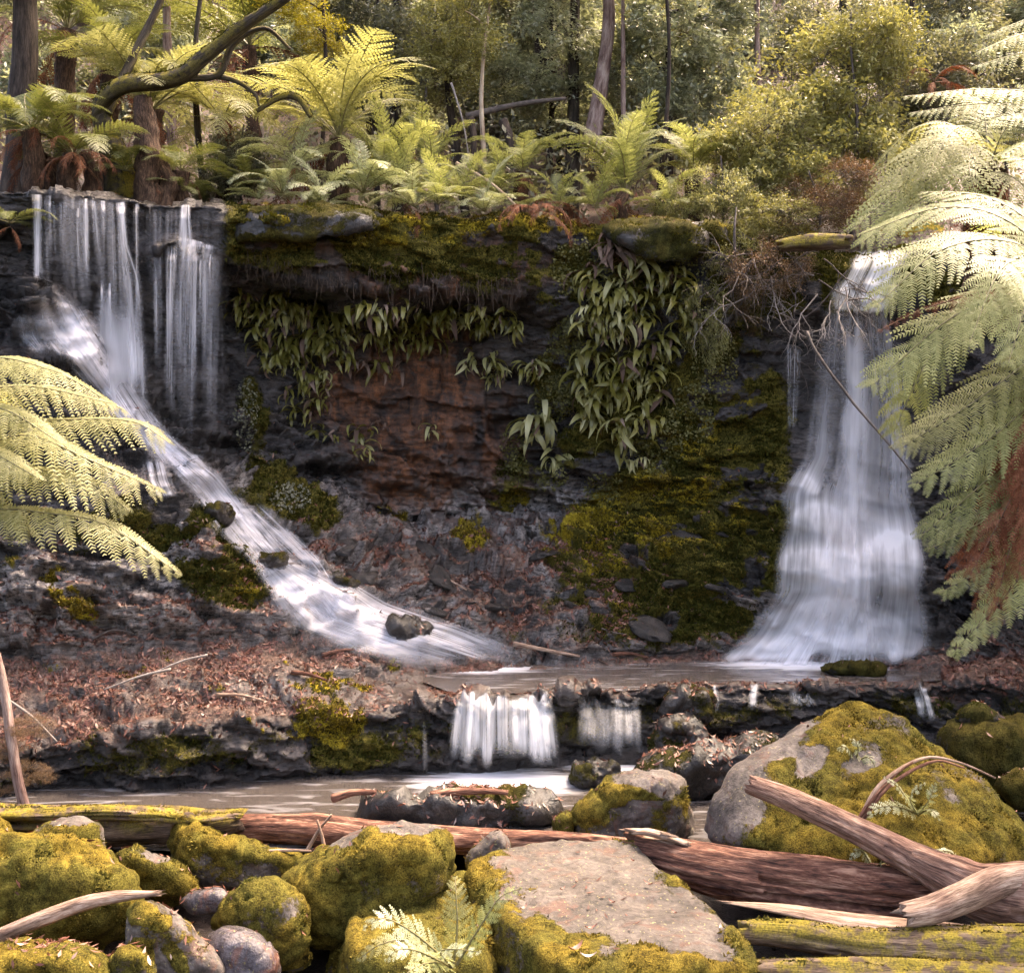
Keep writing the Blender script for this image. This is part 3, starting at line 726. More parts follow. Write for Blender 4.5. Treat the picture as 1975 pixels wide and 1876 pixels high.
def sheet(rows_, n, m, seed, off=.05, drape=True, fade=(.06, .06), edge=.18, dens=1.0, bow=.0, smooth=12, arc=0.0, jag=0.0, uneven=0.0, crests=(), crest_base=.5):
    """A sheet of water. rows_: (x left, x right, y left, y right, depth or None) down the fall; None follows the rock."""
    r = np.array([[a, b_, c, d] for a, b_, c, d, _ in rows_], float)
    k = np.linspace(0, len(r) - 1, m)
    R = np.stack([np.interp(k, np.arange(len(r)), r[:, j]) for j in range(4)], 1)
    ker = np.array([1, 2, 3, 2, 1]) / 9
    for j in range(4):
        R[:, j] = np.convolve(np.pad(R[:, j], 2, 'edge'), ker, 'valid')
    Yg = np.array([np.nan if y is None else y for *_, y in rows_], float)
    s = np.linspace(0, 1, n)
    X = R[:, 0:1] * (1 - s) + R[:, 1:2] * s
    Yp = R[:, 2:3] * (1 - s) + R[:, 3:4] * s
    Yp = Yp + jag * vnoise(np.stack([s * (r[0, 1] - r[0, 0]) * .09, s * 0 + seed, s * 0], -1), seed + 3)[None] * np.linspace(1, 0, m)[:, None]
    Yp = Yp + arc * (2 * s - 1)[None] ** 2 * np.linspace(1, .2, m)[:, None]
    dep = np.zeros((m, n))
    have = ~np.isnan(Yg)
    if have.all():
        dep[:] = np.interp(k, np.arange(len(r)), Yg)[:, None]
    else:
        for i in range(m):
            for j in range(n):
                dep[i, j] = hit(X[i, j], Yp[i, j])[0][1]
        for _ in range(smooth):
            dp = np.pad(dep, 1, 'edge')
            av = (dp[:-2, 1:-1] + dp[2:, 1:-1] + dp[1:-1, :-2] + dp[1:-1, 2:]) / 4
            dep = np.minimum(dep, av * .5 + dep * .5)
        if have.any():
            w = np.interp(k, np.arange(len(r)), have.astype(float))[:, None]
            yy = np.interp(k, np.arange(len(r))[have], Yg[have])[:, None]
            dep = dep * (1 - w) + np.minimum(yy, dep) * w
    dep = dep - off - bow * (1 - (2 * s - 1) ** 2)
    V = np.stack([(X - CX) * dep / F, dep, ZC - (Yp - HY) * dep / F], -1)
    along = np.concatenate([[0], np.cumsum(np.linalg.norm(np.diff(V[:, n // 2], axis=0), axis=1))])
    width = np.linalg.norm(V[:, -1] - V[:, 0], axis=1).mean()
    wuv = np.stack([np.broadcast_to(s * width, (m, n)), np.broadcast_to(along[:, None], (m, n)), np.full((m, n), seed * 3.17)], -1)
    t = np.linspace(0, 1, m)[:, None]
    jn = lambda a, k: .5 + .5 * vnoise(np.stack([a * k, a * 0 + seed, a * 0], -1), seed)
    js = jn(s * max(width, .2), 9.0)[None]
    jl, jr = jn(along, 2.5)[:, None], jn(along + 40, 2.5)[:, None]
    f0, f1 = max(fade[0], 1e-3), max(fade[1], 1e-3)
    d = dens * sstep(0, 1, (t - f0 * js * .8) / f0) * sstep(0, 1, (1 - t - f1 * js) / f1)
    if uneven: d = d * np.clip(1.0 - uneven + uneven * 2.2 * jn(s * max(width, .2) + 9, 3.2)[None] ** 1.3, 0, 1.4)
    d = d * sstep(0, 1, (s - edge * .6 * jl) / edge) * sstep(0, 1, (1 - s - edge * .6 * jr) / edge)
    if crests:
        cr = np.zeros((m, n))
        for (xc, yc, hw, ah, st) in crests:
            dx = np.clip((X - xc) / hw, -1, 1)
            u_ = Yp - (yc + ah * dx * dx)
            cr = np.maximum(cr, st * np.sqrt(1 - dx * dx) * np.where(u_ > 0, np.exp(-u_ / 60), np.exp(u_ / 18)))
        d = d * (crest_base + .05 + cr * 1.1)
    ii = np.arange(m * n).reshape(m, n)
    Q = np.stack([ii[:-1, :-1], ii[:-1, 1:], ii[1:, 1:], ii[1:, :-1]], -1).reshape(-1, 4)
    return V.reshape(-1, 3), Q, wuv.reshape(-1, 3), np.broadcast_to(d, (m, n)).ravel()
_ws = [0]
def water(parent, name, rows_, mat, n=14, m=40, **kw):
    _ws[0] += 1
    V, Q, wuv, d = sheet(rows_, n, m, _ws[0], **kw)
    return link(name, mesh(name, V, [Q], [M[mat]], True, {'wuv': wuv, 'dens': d}), parent)

# right-hand fall
wf = empty('waterfall', P(1640, 1285, 15.2), 'tall silky waterfall beside the big tree fern, spilling over rounded rocks', 'waterfall')
def wpart(*a, **k):
    o = water(wf, *a, **k); o.matrix_parent_inverse = Matrix.Translation(-Vector(wf.location)); return o
wpart('water_sheet', [(1640, 1765, 478, 478, None), (1628, 1762, 505, 505, None), (1600, 1740, 555, 560, None), (1590, 1712, 605, 610, None)], 'veil_cascade', 20, 30, off=.16, dens=1.0, fade=(.1, .05))
CRST = [(1535, 912, 52, 40, .8), (1578, 972, 68, 45, .85), (1580, 1060, 98, 26, .95), (1726, 1030, 74, 46, 1.0), (1650, 1100, 110, 30, .6), (1600, 1160, 150, 50, .7), (1590, 1232, 210, 40, .8)]
wpart('water_sheet', [(1585, 1715, 585, 590, None), (1572, 1735, 660, 660, None), (1562, 1752, 760, 760, None), (1545, 1765, 880, 880, None), (1500, 1775, 950, 950, None), (1486, 1795, 1040, 1040, None), (1476, 1802, 1140, 1140, None), (1415, 1805, 1222, 1222, None), (1345, 1800, 1285, 1284, None)], 'veil_soft', 84, 150, off=.10, dens=1.0, edge=.10, fade=(.03, .04), smooth=30, crests=CRST, crest_base=.36)
wpart('water_sheet', [(1592, 1702, 590, 590, None), (1586, 1706, 720, 720, None), (1580, 1712, 880, 880, None), (1560, 1720, 1010, 1010, None), (1530, 1740, 1120, 1120, None), (1470, 1770, 1215, 1215, None), (1400, 1780, 1286, 1286, None)], 'veil', 60, 130, off=.18, dens=.62, edge=.3, fade=(.05, .05), smooth=40, crests=CRST[4:], crest_base=.6)
wpart('water_sheet', [(1615, 1690, 600, 600, None), (1610, 1690, 760, 760, None), (1606, 1692, 920, 920, None), (1590, 1700, 1060, 1060, None), (1560, 1715, 1180, 1180, None), (1490, 1740, 1286, 1286, None)], 'veil_soft', 34, 110, off=.24, dens=.6, edge=.38, fade=(.06, .06), smooth=40)
wpart('water_sheet', [(1700, 1764, 640, 640, None), (1704, 1762, 800, 800, None), (1700, 1768, 1030, 1030, None)], 'veil', 18, 60, off=.16, dens=.7, edge=.3, fade=(.1, .15))
wpart('water_sheet', [(1540, 1720, 1150, 1150, None), (1480, 1750, 1215, 1215, None), (1400, 1780, 1288, 1286, None)], 'veil_slide', 44, 40, off=.16, dens=.9, edge=.25, fade=(.4, .05), smooth=20)
wpart('water_thread', [(1508, 1548, 660, 660, None), (1512, 1544, 760, 760, None), (1514, 1540, 830, 830, None)], 'veil_thread', 8, 30, off=.06, dens=.5, edge=.3)

# left-hand fall: threads from the ledge, then the long slide down the talus
wl = empty('waterfall', P(250, 860, 15.3), 'thin silky threads of water falling off the dark ledge onto the talus', 'waterfall')
def lpart(name, rows_, mat, *a, **k):
    o = water(wl, name, rows_, mat, *a, **k); o.matrix_parent_inverse = Matrix.Translation(-Vector(wl.location)); return o
lpart('water_strand', [(55, 88, 374, 374, None), (58, 86, 395, 396, 15.05), (62, 84, 470, 470, 15.0), (58, 90, 548, 548, 14.95)], 'veil', 8, 40, off=.08, dens=1.3, edge=.3, fade=(.02, .06))
lpart('water_strand', [(220, 242, 388, 388, None), (220, 246, 410, 410, 15.2), (224, 250, 470, 470, 15.15), (230, 275, 540, 540, 15.1), (240, 285, 680, 680, 15.05), (250, 285, 820, 820, 15.0)], 'veil', 10, 70, off=.08, dens=1.2, edge=.25, fade=(.02, .08))
lpart('water_strand', [(345, 370, 393, 393, None), (346, 368, 420, 420, 15.3), (340, 375, 470, 470, 15.2), (338, 372, 520, 520, 15.15), (346, 372, 650, 650, 15.1), (350, 378, 890, 890, 15.1)], 'veil', 10, 80, off=.08, dens=1.0, edge=.25, fade=(.02, .2))
lpart('water_strand', [(320, 345, 470, 470, None), (310, 350, 500, 500, 15.2), (312, 345, 620, 620, 15.15), (310, 340, 850, 850, 15.1)], 'veil_thread', 10, 60, off=.1, dens=.7, edge=.25, fade=(.1, .15))
for (x, w_, y0, y1, dn) in [(96, 22, 376, 560, .5), (122, 24, 378, 620, .4), (165, 16, 382, 700, .75), (200, 18, 386, 780, .55), (182, 30, 384, 520, .35), (290, 12, 392, 640, .6), (262, 16, 392, 800, .4), (310, 10, 500, 860, .4), (140, 30, 380, 640, .3), (375, 14, 480, 860, .5), (365, 40, 470, 860, .35), (196, 10, 540, 740, .7), (212, 12, 545, 760, .6),
                            (392, 12, 470, 870, .45), (420, 8, 480, 880, .55), (428, 6, 430, 900, .5), (405, 6, 490, 860, .4), (300, 14, 520, 850, .4), (330, 8, 520, 850, .45), (385, 6, 500, 860, .4), (150, 10, 400, 620, .35)]:
    yb = 15.25 if x > 140 else 15.1
    lpart('water_strand', [(x - w_ / 2, x + w_ / 2, y0, y0, None), (x - w_ / 2, x + w_ / 2, y0 + 22, y0 + 22, yb - .1), (x - w_ * .6 + 3, x + w_ * .6 + 3, y1 + 60, y1 + 60, yb - .2)], 'veil_thread', 8, 50, off=.06, dens=dn * 1.15, edge=.35, fade=(.03, .38))
lpart('water_sheet', [(180, 270, 520, 520, 15.3), (170, 285, 600, 600, 15.2), (175, 290, 720, 720, 15.1), (200, 300, 830, 830, 15.05)], 'veil_soft', 16, 40, off=.0, dens=.6, edge=.3, fade=(.3, .2))
lpart('water_sheet', [(95, 210, 378, 382, 15.15), (95, 215, 440, 440, 15.1), (100, 225, 540, 540, 15.05), (120, 240, 640, 640, 15.0)], 'veil_thread', 24, 40, off=.0, dens=.4, edge=.2, fade=(.05, .5))
lpart('water_sheet', [(325, 440, 480, 490, 15.25), (322, 440, 560, 560, 15.2), (320, 436, 700, 700, 15.15), (318, 432, 905, 905, 15.1)], 'veil_thread', 24, 60, off=.0, dens=.42, edge=.2, fade=(.05, .4))
lpart('water_sheet', [(340, 425, 450, 475, None), (330, 425, 480, 492, None), (325, 420, 505, 510, None)], 'veil_slide', 18, 16, off=.07, dens=.9, edge=.2)
lpart('water_sheet', [(58, 255, 376, 390, 15.12), (58, 258, 430, 450, 15.08), (62, 262, 500, 610, 15.02), (66, 268, 560, 800, 14.98)], 'veil_fine', 60, 60, off=.0, dens=.36, edge=.06, fade=(.03, .4), uneven=.9)
lpart('water_sheet', [(215, 445, 392, 402, 15.32), (215, 445, 520, 520, 15.22), (228, 442, 700, 700, 15.12), (255, 440, 830, 910, 15.05)], 'veil_fine', 70, 70, off=.0, dens=.32, edge=.08, fade=(.03, .45), uneven=.9)
sl = [(60, 112, 536, 536, None), (44, 165, 590, 575, None), (60, 200, 650, 620, None), (125, 232, 710, 680, None), (180, 262, 770, 745, None), (232, 300, 830, 800, None), (300, 362, 890, 858, None), (352, 432, 950, 905, None),
      (400, 475, 1010, 960, None), (445, 535, 1065, 1030, None), (492, 575, 1115, 1075, None), (522, 652, 1172, 1106, None), (548, 760, 1222, 1155, None), (640, 880, 1262, 1192, None), (760, 1000, 1290, 1232, None), (860, 1080, 1302, 1278, None)]
ws = empty('waterfall', P(560, 1130, 15.0), 'white water sliding diagonally down the mossy talus into the upper pool', 'waterfall')
for (dx0, dx1, mt, dn, of) in [(-6, 10, 'veil_slide', .95, .05), (10, -12, 'veil_slide', .6, .09), (20, -24, 'veil_soft', .28, .12)]:
    o = water(ws, 'water_slide', [(a + dx0, b_ + dx1, c, d, e) for a, b_, c, d, e in sl], mt, 30, 170, off=of, dens=dn, edge=.24, fade=(.12, .08), smooth=4, uneven=.35); o.matrix_parent_inverse = Matrix.Translation(-Vector(ws.location))
for rws, mt, dn in [([(20, 110, 600, 590, None), (20, 120, 650, 640, None), (60, 150, 690, 690, None)], 'veil_soft', .7), ([(262, 330, 885, 875, None), (268, 345, 930, 925, None), (290, 360, 965, 965, None)], 'veil_thread', .8),
                    ([(480, 560, 985, 1010, None), (560, 640, 1060, 1085, None), (620, 660, 1120, 1140, None)], 'veil_thread', .8), ([(530, 720, 1150, 1130, None), (560, 800, 1200, 1190, None), (700, 900, 1245, 1235, None)], 'veil_slide', .5), ([(540, 680, 1130, 1100, None), (560, 800, 1225, 1150, None), (700, 950, 1275, 1200, None), (850, 1060, 1298, 1262, None)], 'veil_thread', .7), ([(420, 500, 960, 950, None), (520, 600, 1050, 1045, None), (590, 660, 1110, 1110, None)], 'veil_thread', .6), ([(150, 250, 700, 690, None), (230, 330, 830, 810, None), (310, 400, 930, 900, None)], 'veil_thread', .7)]:
    o = water(ws, 'water_slide', rws, mt, 20, 40, off=.08, dens=dn, edge=.3, fade=(.15, .15)); o.matrix_parent_inverse = Matrix.Translation(-Vector(ws.location))

# the low cascades over the terrace lip
def cascade(label, x0, x1, yt, yb, n, dens, bulge=.16, spread=10, skew=0):
    loc = P((x0 + x1) / 2, yb, 13.4)
    r = empty('cascade', loc, label, 'cascade', 'small cascades over the terrace lip')
    near = x0 < 1300
    if n > 3:
        o = water(r, 'water_curtain', [(x0, x1, yt - 6, yt - 6, None), (x0 - 2, x1 + 2, yt + 10, yt + 10, None), (x0 - 4, x1 + 4, (yt + yb) / 2, (yt + yb) / 2, 13.46), (x0 - 12, x1 + 12, yb, yb, 13.36)], 'veil_cascade', 46, 30, off=.03, dens=dens * .8, edge=.06, fade=(.12, .18), jag=18, uneven=.6)
        o.matrix_parent_inverse = Matrix.Translation(-Vector(r.location))
    wide = (x1 - x0) / n
    for k in range(n):
        a = x0 + (x1 - x0) * k / n - wide * .25 * random.random(); b_ = a + wide * (1.25 + .5 * random.random())
        c = ((a + b_) / 2 - (x0 + x1) / 2) / max(x1 - x0, 1) * 2
        dt = random.uniform(-5, 7) if n > 2 else 0
        y0, y1 = yt + dt, yb + random.uniform(-6, 6)
        o = water(r, 'water_strand', [(a, b_, y0 - 8, y0 - 8, None), (a - 1, b_ + 1, y0 + 8, y0 + 8, None), (a + c * spread * .35 + skew * .3 - 1, b_ + c * spread * .35 + skew * .3 + 1, y0 + (y1 - y0) * .25, y0 + (y1 - y0) * .25, 13.5 if near else None), (a + c * spread * .7 + skew * .6 - 2, b_ + c * spread * .7 + skew * .6 + 2, y0 + (y1 - y0) * .6, y0 + (y1 - y0) * .6, 13.36 if near else None), (a + c * spread + skew - 4, b_ + c * spread + skew + 4, y1, y1, 13.28 if near else None)],
                  'veil_cascade', 12, 30, off=.05 + .03 * (k % 3), dens=dens * (.7 + .4 * random.random()), edge=.34, fade=(.12, .2), jag=12, uneven=.4)
        o.matrix_parent_inverse = Matrix.Translation(-Vector(r.location))
cascade('broad white cascade pouring over the terrace lip into the lower pool', 872, 1062, 1346, 1494, 7, 1.0, spread=16)
cascade('thin veil cascade beside the broad one on the terrace lip', 1112, 1236, 1354, 1468, 4, .26)
cascade('narrow trickle falling from the litter covered terrace', 1370, 1386, 1326, 1382, 1, 1.1, skew=4)
cascade('short slanting trickle next to the narrow one', 1444, 1460, 1324, 1382, 1, 1.1, skew=-10)
cascade('small white cascade beyond the big mossy boulder', 1758, 1788, 1322, 1402, 2, 1.2, skew=18)
cascade('hair thin thread of water on the dark terrace face', 815, 823, 1390, 1492, 1, .35)
cascade('pale trickle behind the peak of the big boulder', 1520, 1560, 1338, 1372, 2, .7, skew=10)
# ------------------------------------------------------------------ boulders
_ico = {}
def ico(sub):
    if sub not in _ico:
        b = bmesh.new()
        bmesh.ops.create_icosphere(b, subdivisions=sub, radius=1)
        b.verts.ensure_lookup_table()
        _ico[sub] = (np.array([v.co[:] for v in b.verts]), np.array([[v.index for v in f.verts] for f in b.faces]))
        b.free()
    return _ico[sub]

def hull_planes(pts):
    b = bmesh.new()
    for p in pts: b.verts.new(Vector(p))
    bmesh.ops.convex_hull(b, input=b.verts)
    b.normal_update()
    c = np.mean(pts, 0)
    pl = []
    for f in b.faces:
        n = np.array(f.normal[:]); a = np.array(f.verts[0].co[:])
        d = n @ (a - c)
        if d < 0: n, d = -n, -d
        if d < 1e-4: continue
        if not any((n @ m > .985 and abs(d - e) < .06) for m, e in pl):
            pl.append((n, d))
    b.free()
    return c, np.array([p[0] for p in pl]), np.array([p[1] for p in pl])

def vnormals(V, T):
    fn = np.cross(V[T[:, 1]] - V[T[:, 0]], V[T[:, 2]] - V[T[:, 0]])
    n = np.zeros_like(V)
    for k in range(3): np.add.at(n, T[:, k], fn)
    return unit(n), np.linalg.norm(fn, axis=1) / 2

def tufts(V, T, w, dens, size, seed, nblade=2, front=True):
    """Little upright moss shoots over the triangles T, weighted by the vertex value w."""
    r = np.random.default_rng(seed)
    vn, ar = vnormals(V, T)
    tw = w[T].mean(1)
    fn = unit(np.cross(V[T[:, 1]] - V[T[:, 0]], V[T[:, 2]] - V[T[:, 0]]))
    cen = V[T].mean(1)
    pr = ar * np.clip(tw * 1.6 - .5, 0, 1)
    if front:
        view = unit(np.array([0, 0, ZC]) - cen)
        pr = pr * ((fn * view).sum(1) > -.35)
    tot = pr.sum()
    n = int(tot * dens)
    if n < 5: return None
    t = r.choice(len(T), n, p=pr / tot)
    a, b_ = r.random(n), r.random(n)
    f = a + b_ > 1; a[f], b_[f] = 1 - a[f], 1 - b_[f]
    p = V[T[t, 0]] + a[:, None] * (V[T[t, 1]] - V[T[t, 0]]) + b_[:, None] * (V[T[t, 2]] - V[T[t, 0]])
    nr = fn[t]
    clump = np.clip(.5 + .55 * vnoise(p * 2.4, seed) + .35 * vnoise(p * 9, seed + 1), 0, 1)
    Vs, Fs, As = [], [], []
    for k in range(nblade):
        d = unit(nr + r.normal(0, .55, (n, 3)) + np.array([0, 0, .25]))
        s = unit(np.cross(d, r.normal(0, 1, (n, 3))))
        L = size * (.5 + .8 * r.random(n)) * (.6 + .8 * clump)
        wd = L * (.22 + .12 * r.random(n))
        base = p - nr * size * .15
        q = np.stack([base - s * wd[:, None], base + s * wd[:, None], base + d * L[:, None]], 1)
        Vs.append(q.reshape(-1, 3))
        rv = np.clip(.05 + .68 * clump + r.normal(0, .22, n), 0, 1)
        As.append(np.repeat(rv, 3) * np.tile([.55, .55, 1.0], n))
    Vv = np.vstack(Vs)
    return Vv, np.arange(len(Vv)).reshape(-1, 3), np.concatenate(As)

_bs = [100]
def boulder(label, pts, mat='rock_grey', moss=.5, bare=(), mossy=(), p=11, amp=.05, sub=5, group=None, name='boulder', dens=2600, tsize=.032, cat='boulder', dark=False, freq=1.0, litter=34):
    """Rounded block from corner points; 'moss' is the general cover, 'bare'/'mossy' are (x, y, rx, ry, rot) patches."""
    _bs[0] += 7
    sd_ = _bs[0]
    pts = np.asarray(pts, float)
    c, n, d = hull_planes(pts)
    D_, T_ = ico(sub)
    r = (np.maximum(D_ @ n.T / d, 0) ** p).sum(1) ** (-1.0 / p)
    V = D_ * r[:, None]
    L = np.abs(pts - c).max()
    Vn, _ = vnormals(V, T_)
    w = V + c
    V = V + Vn * (amp * (1.7 * fbm(w * 1.6 * freq, 4, sd_) + .8 * ridged(w * 2.6 * freq, 4, sd_ + 1) + .28 * fbm(w * 11 * freq, 3, sd_ + 2)))[:, None]
    fr_, _fv = facet((V + c) * np.array([1.5, 1.5, 2.2]) * freq + .3 * fbm((V + c) * 2, 2, sd_ + 8)[:, None], sd_)
    V = V + Vn * (amp * .9 * fr_)[:, None]
    Vn, _ = vnormals(V, T_)
    w = V + c
    sx, sy = CX + w[:, 0] * F / w[:, 1], HY + (ZC - w[:, 2]) * F / w[:, 1]
    nz = fbm(w * 2.6, 5, sd_ + 3)
    m = np.clip(moss + .06 + 1.1 * nz + .25 * (Vn[:, 2] - .3), 0, 1)
    wob = .7 * fbm(w * 4, 5, sd_ + 4)
    def ell(x, y, rx, ry, rot=0):
        a = math.radians(rot); dx, dy = sx - x, sy - y
        return np.sqrt(((dx * math.cos(a) + dy * math.sin(a)) / rx) ** 2 + ((-dx * math.sin(a) + dy * math.cos(a)) / ry) ** 2) + wob
    for e in mossy: m = np.maximum(m, 1 - sstep(.8, 1.15, ell(*e)))
    for e in bare: m = m * sstep(.62, 1.25, ell(*e))
    V = V + Vn * (m * (.012 + .045 * (fbm(w * 6, 3, sd_ + 5) + .3) + .02 * fbm(w * 17, 2, sd_ + 6)))[:, None]
    root = empty(name, (c[0], c[1], (V + c)[:, 2].min()), label, cat, group)
    sh = Vector((0, 0, c[2] - (V + c)[:, 2].min()))
    o = link('stone', mesh('stone', V, [T_], [M[mat]], True, {'moss': m}), root, sh)
    if dens:
        t = tufts(w, T_, m, dens, tsize, sd_ + 6)
        if t is not None:
            mo = link('moss', mesh('moss', t[0] - c, [t[1]], [M['moss_dark' if dark else 'moss_tuft']], False, {'rnd': t[2]}), root, sh)
            mo['kind'] = 'stuff'
    if litter:
        r = np.random.default_rng(sd_ + 9)
        fn = unit(np.cross(V[T_[:, 1]] - V[T_[:, 0]], V[T_[:, 2]] - V[T_[:, 0]]))
        pr = np.clip(fn[:, 2] - .1, 0, 1); pr = pr / pr.sum()
        t = r.choice(len(T_), litter, p=pr)
        a, b_ = r.random((2, litter, 1)) * .5
        q0 = V[T_[t, 0]] + a * (V[T_[t, 1]] - V[T_[t, 0]]) + b_ * (V[T_[t, 2]] - V[T_[t, 0]]) + fn[t] * .012
        nr = unit(fn[t] + r.normal(0, .35, (litter, 3))); dd = unit(np.cross(nr, r.normal(0, 1, (litter, 3)))); ss = np.cross(nr, dd)
        L_ = .07 * (.4 + r.random((litter, 1))); wd = L_ * .3
        qq = np.stack([q0 - dd * L_ * .5 + nr * L_ * .1, q0 + ss * wd * .5, q0 + dd * L_ * .5 + nr * L_ * .1, q0 - ss * wd * .5], 1).reshape(-1, 3)
        lo = link('leaf_litter', mesh('leaf_litter', qq, [np.arange(len(qq)).reshape(-1, 4)], [M['litter']], False, {'rnd': np.repeat(np.clip(r.normal(.55, .27, litter), 0, 1), 4)}), root, sh)
        lo['kind'] = 'stuff'
    return root

def block(front, Y, depth, drop=None, shrink=.9, jit=0.0):
    """Corner points of a rock from its outline on the sheet at depth Y, carried back by 'depth'."""
    o = np.array([(x, y, Y if np.isscalar(Y) else Y[i]) for i, (x, y) in enumerate(front)], float)
    c = o.mean(0)
    ring = lambda k, dy, dz=0.0: np.array([P(c[0] + (x - c[0]) * k, c[1] + (y - c[1]) * k + dz, z + dy) for x, y, z in o])
    h = np.ptp(o[:, 1])
    return np.vstack([ring(1.0, 0.0), ring(.78, -.30 * depth, h * .06), ring(.9, depth * .4), ring(.6, depth)])

def slab(top, z, thick, flare=1.08, zs=None):
    t = np.array([PZ(x, y, z if zs is None else zs[i]) for i, (x, y) in enumerate(top)])
    c = t.mean(0)
    b = c + (t - c) * np.array([flare, flare, 1]) - np.array([0, 0, thick])
    return np.vstack([t, b])

G = 'mossy boulders in the stream bed'
boulder('large flat-topped pinkish grey slab with moss skirting its front edge', slab([(905, 1672), (965, 1628), (1080, 1618), (1215, 1618), (1295, 1690), (1375, 1748), (1455, 1818), (1465, 1850), (1240, 1872), (1100, 1868), (985, 1790), (925, 1720)], .32, 1.1, 1.10),
        'rock_pink', .70, bare=[(1130, 1690, 170, 85, 8), (1210, 1760, 205, 62, 14), (1300, 1775, 140, 40, 25), (1080, 1640, 160, 30, 0)], mossy=[(1080, 1850, 110, 45, 30), (925, 1685, 46, 36, 20)], p=22, amp=.035, sub=6, dens=3200)
boulder('square shouldered mossy block left of the flat slab with small ferns before it', np.vstack([slab([(705, 1712), (760, 1694), (870, 1690), (935, 1700), (960, 1780), (930, 1860), (700, 1850), (672, 1790)], .18, .25, 1.04), slab([(640, 1876), (960, 1876), (960, 1720), (690, 1720)], -.55, .3)]), 'rock_grey', 1.05, p=14, amp=.05, sub=6)
boulder('grey capped mossy boulder sloping down to a dark hollow', np.vstack([block([(545, 1700), (610, 1655), (690, 1608), (765, 1582), (858, 1598), (874, 1640), (870, 1700), (780, 1790), (600, 1830), (545, 1770)], 9.9, 1.1), ]), 'rock_grey', 1.1, bare=[(790, 1588, 75, 22, 0), (665, 1612, 45, 20, -30)], p=16, amp=.05, sub=6)
boulder('small upright pointed stone leaning on the flat slab', block([(895, 1660), (935, 1615), (965, 1596), (982, 1615), (985, 1668), (905, 1685)], 10.75, .35), 'rock_grey', .35, amp=.025, p=14, sub=5)
boulder('long low mossy boulder between the fallen log and the gap', block([(330, 1625), (350, 1606), (410, 1612), (450, 1636), (530, 1645), (590, 1650), (597, 1690), (520, 1712), (400, 1712), (345, 1680)], 11.0, .8), 'rock_grey', .85, p=12, amp=.05, sub=6)
boulder('small rounded mossy boulder with a bare grey crown', block([(232, 1650), (262, 1635), (310, 1655), (345, 1668), (374, 1700), (368, 1735), (290, 1735), (240, 1700)], 10.5, .6), 'rock_grey', .8, bare=[(300, 1652, 30, 12, 15)], amp=.04, sub=5)
boulder('biggest yellow mossy boulder under the curved dead branch', block([(-160, 1640), (0, 1618), (80, 1612), (180, 1640), (250, 1680), (300, 1735), (270, 1800), (120, 1840), (-150, 1850)], 9.6, 1.3), 'rock_grey', 1.15, p=9, amp=.07, sub=6)
boulder('rounded mossy boulder peeping over the biggest mossy one', block([(55, 1625), (100, 1590), (150, 1578), (190, 1592), (212, 1645), (120, 1680), (40, 1670)], 10.7, .6), 'rock_grey', .8, bare=[(140, 1580, 40, 10, 0)], amp=.04, sub=5)
boulder('mossy stone cut off beside the end of the flat log', block([(-60, 1590), (-10, 1570), (14, 1590), (22, 1630), (-20, 1660), (-70, 1650)], 10.9, .6), 'rock_grey', .9, amp=.04, sub=4)
boulder('long leaning grey rock with one round moss patch', np.vstack([block([(236, 1765), (258, 1735), (292, 1728), (330, 1752), (395, 1820), (450, 1880), (400, 1930), (300, 1930), (246, 1830)], 8.7, .5)]), 'rock_grey', .08, mossy=[(280, 1765, 42, 26, 20), (345, 1850, 16, 40, -30), (270, 1850, 24, 40, 0)], p=11, amp=.035, sub=6)
boulder('smooth round violet grey wet boulder', block([(388, 1815), (410, 1785), (455, 1778), (505, 1800), (540, 1840), (548, 1880), (500, 1930), (420, 1930), (395, 1870)], 8.9, .6), 'rock_wet', -.3, p=8, amp=.03, sub=6, dens=0, litter=3)
boulder('low flat stone strewn with leaves in the bottom corner', block([(-60, 1850), (40, 1832), (150, 1832), (205, 1850), (210, 1900), (100, 1940), (-80, 1940)], 8.3, .7), 'rock_grey', .5, amp=.04, sub=5, litter=260)
boulder('small rounded green stone beside the leaning rock', block([(208, 1850), (235, 1830), (270, 1832), (298, 1870), (295, 1920), (220, 1920)], 8.4, .4), 'rock_grey', .8, amp=.03, sub=5)
boulder('flat dark wet stone with a shining top over the hidden trickle', block([(345, 1738), (372, 1718), (430, 1715), (452, 1738), (440, 1752), (360, 1756)], 9.8, .4), 'rock_wet', -.4, p=16, amp=.02, sub=4, dens=0)
boulder('mossy boulder sloping beside the violet grey stone', block([(412, 1770), (440, 1720), (480, 1692), (540, 1700), (590, 1760), (590, 1850), (520, 1850), (430, 1800)], 9.5, .8), 'rock_grey', .85, amp=.05, sub=6)
boulder('grey topped boulder overhanging the stream beside the biggest boulder', block([(1098, 1560), (1130, 1525), (1180, 1498), (1240, 1482), (1300, 1482), (1335, 1520), (1338, 1620), (1260, 1640), (1105, 1636)], 11.6, .9), 'rock_grey', .45, bare=[(1270, 1500, 90, 30, 5)], mossy=[(1140, 1550, 55, 30, -25), (1215, 1530, 70, 22, -5)], p=13, amp=.05, sub=6)
boulder('small moss stump of rock at the waterside', block([(1072, 1590), (1080, 1572), (1100, 1566), (1104, 1612), (1074, 1612)], 11.5, .25), 'rock_grey', .8, amp=.02, sub=4)
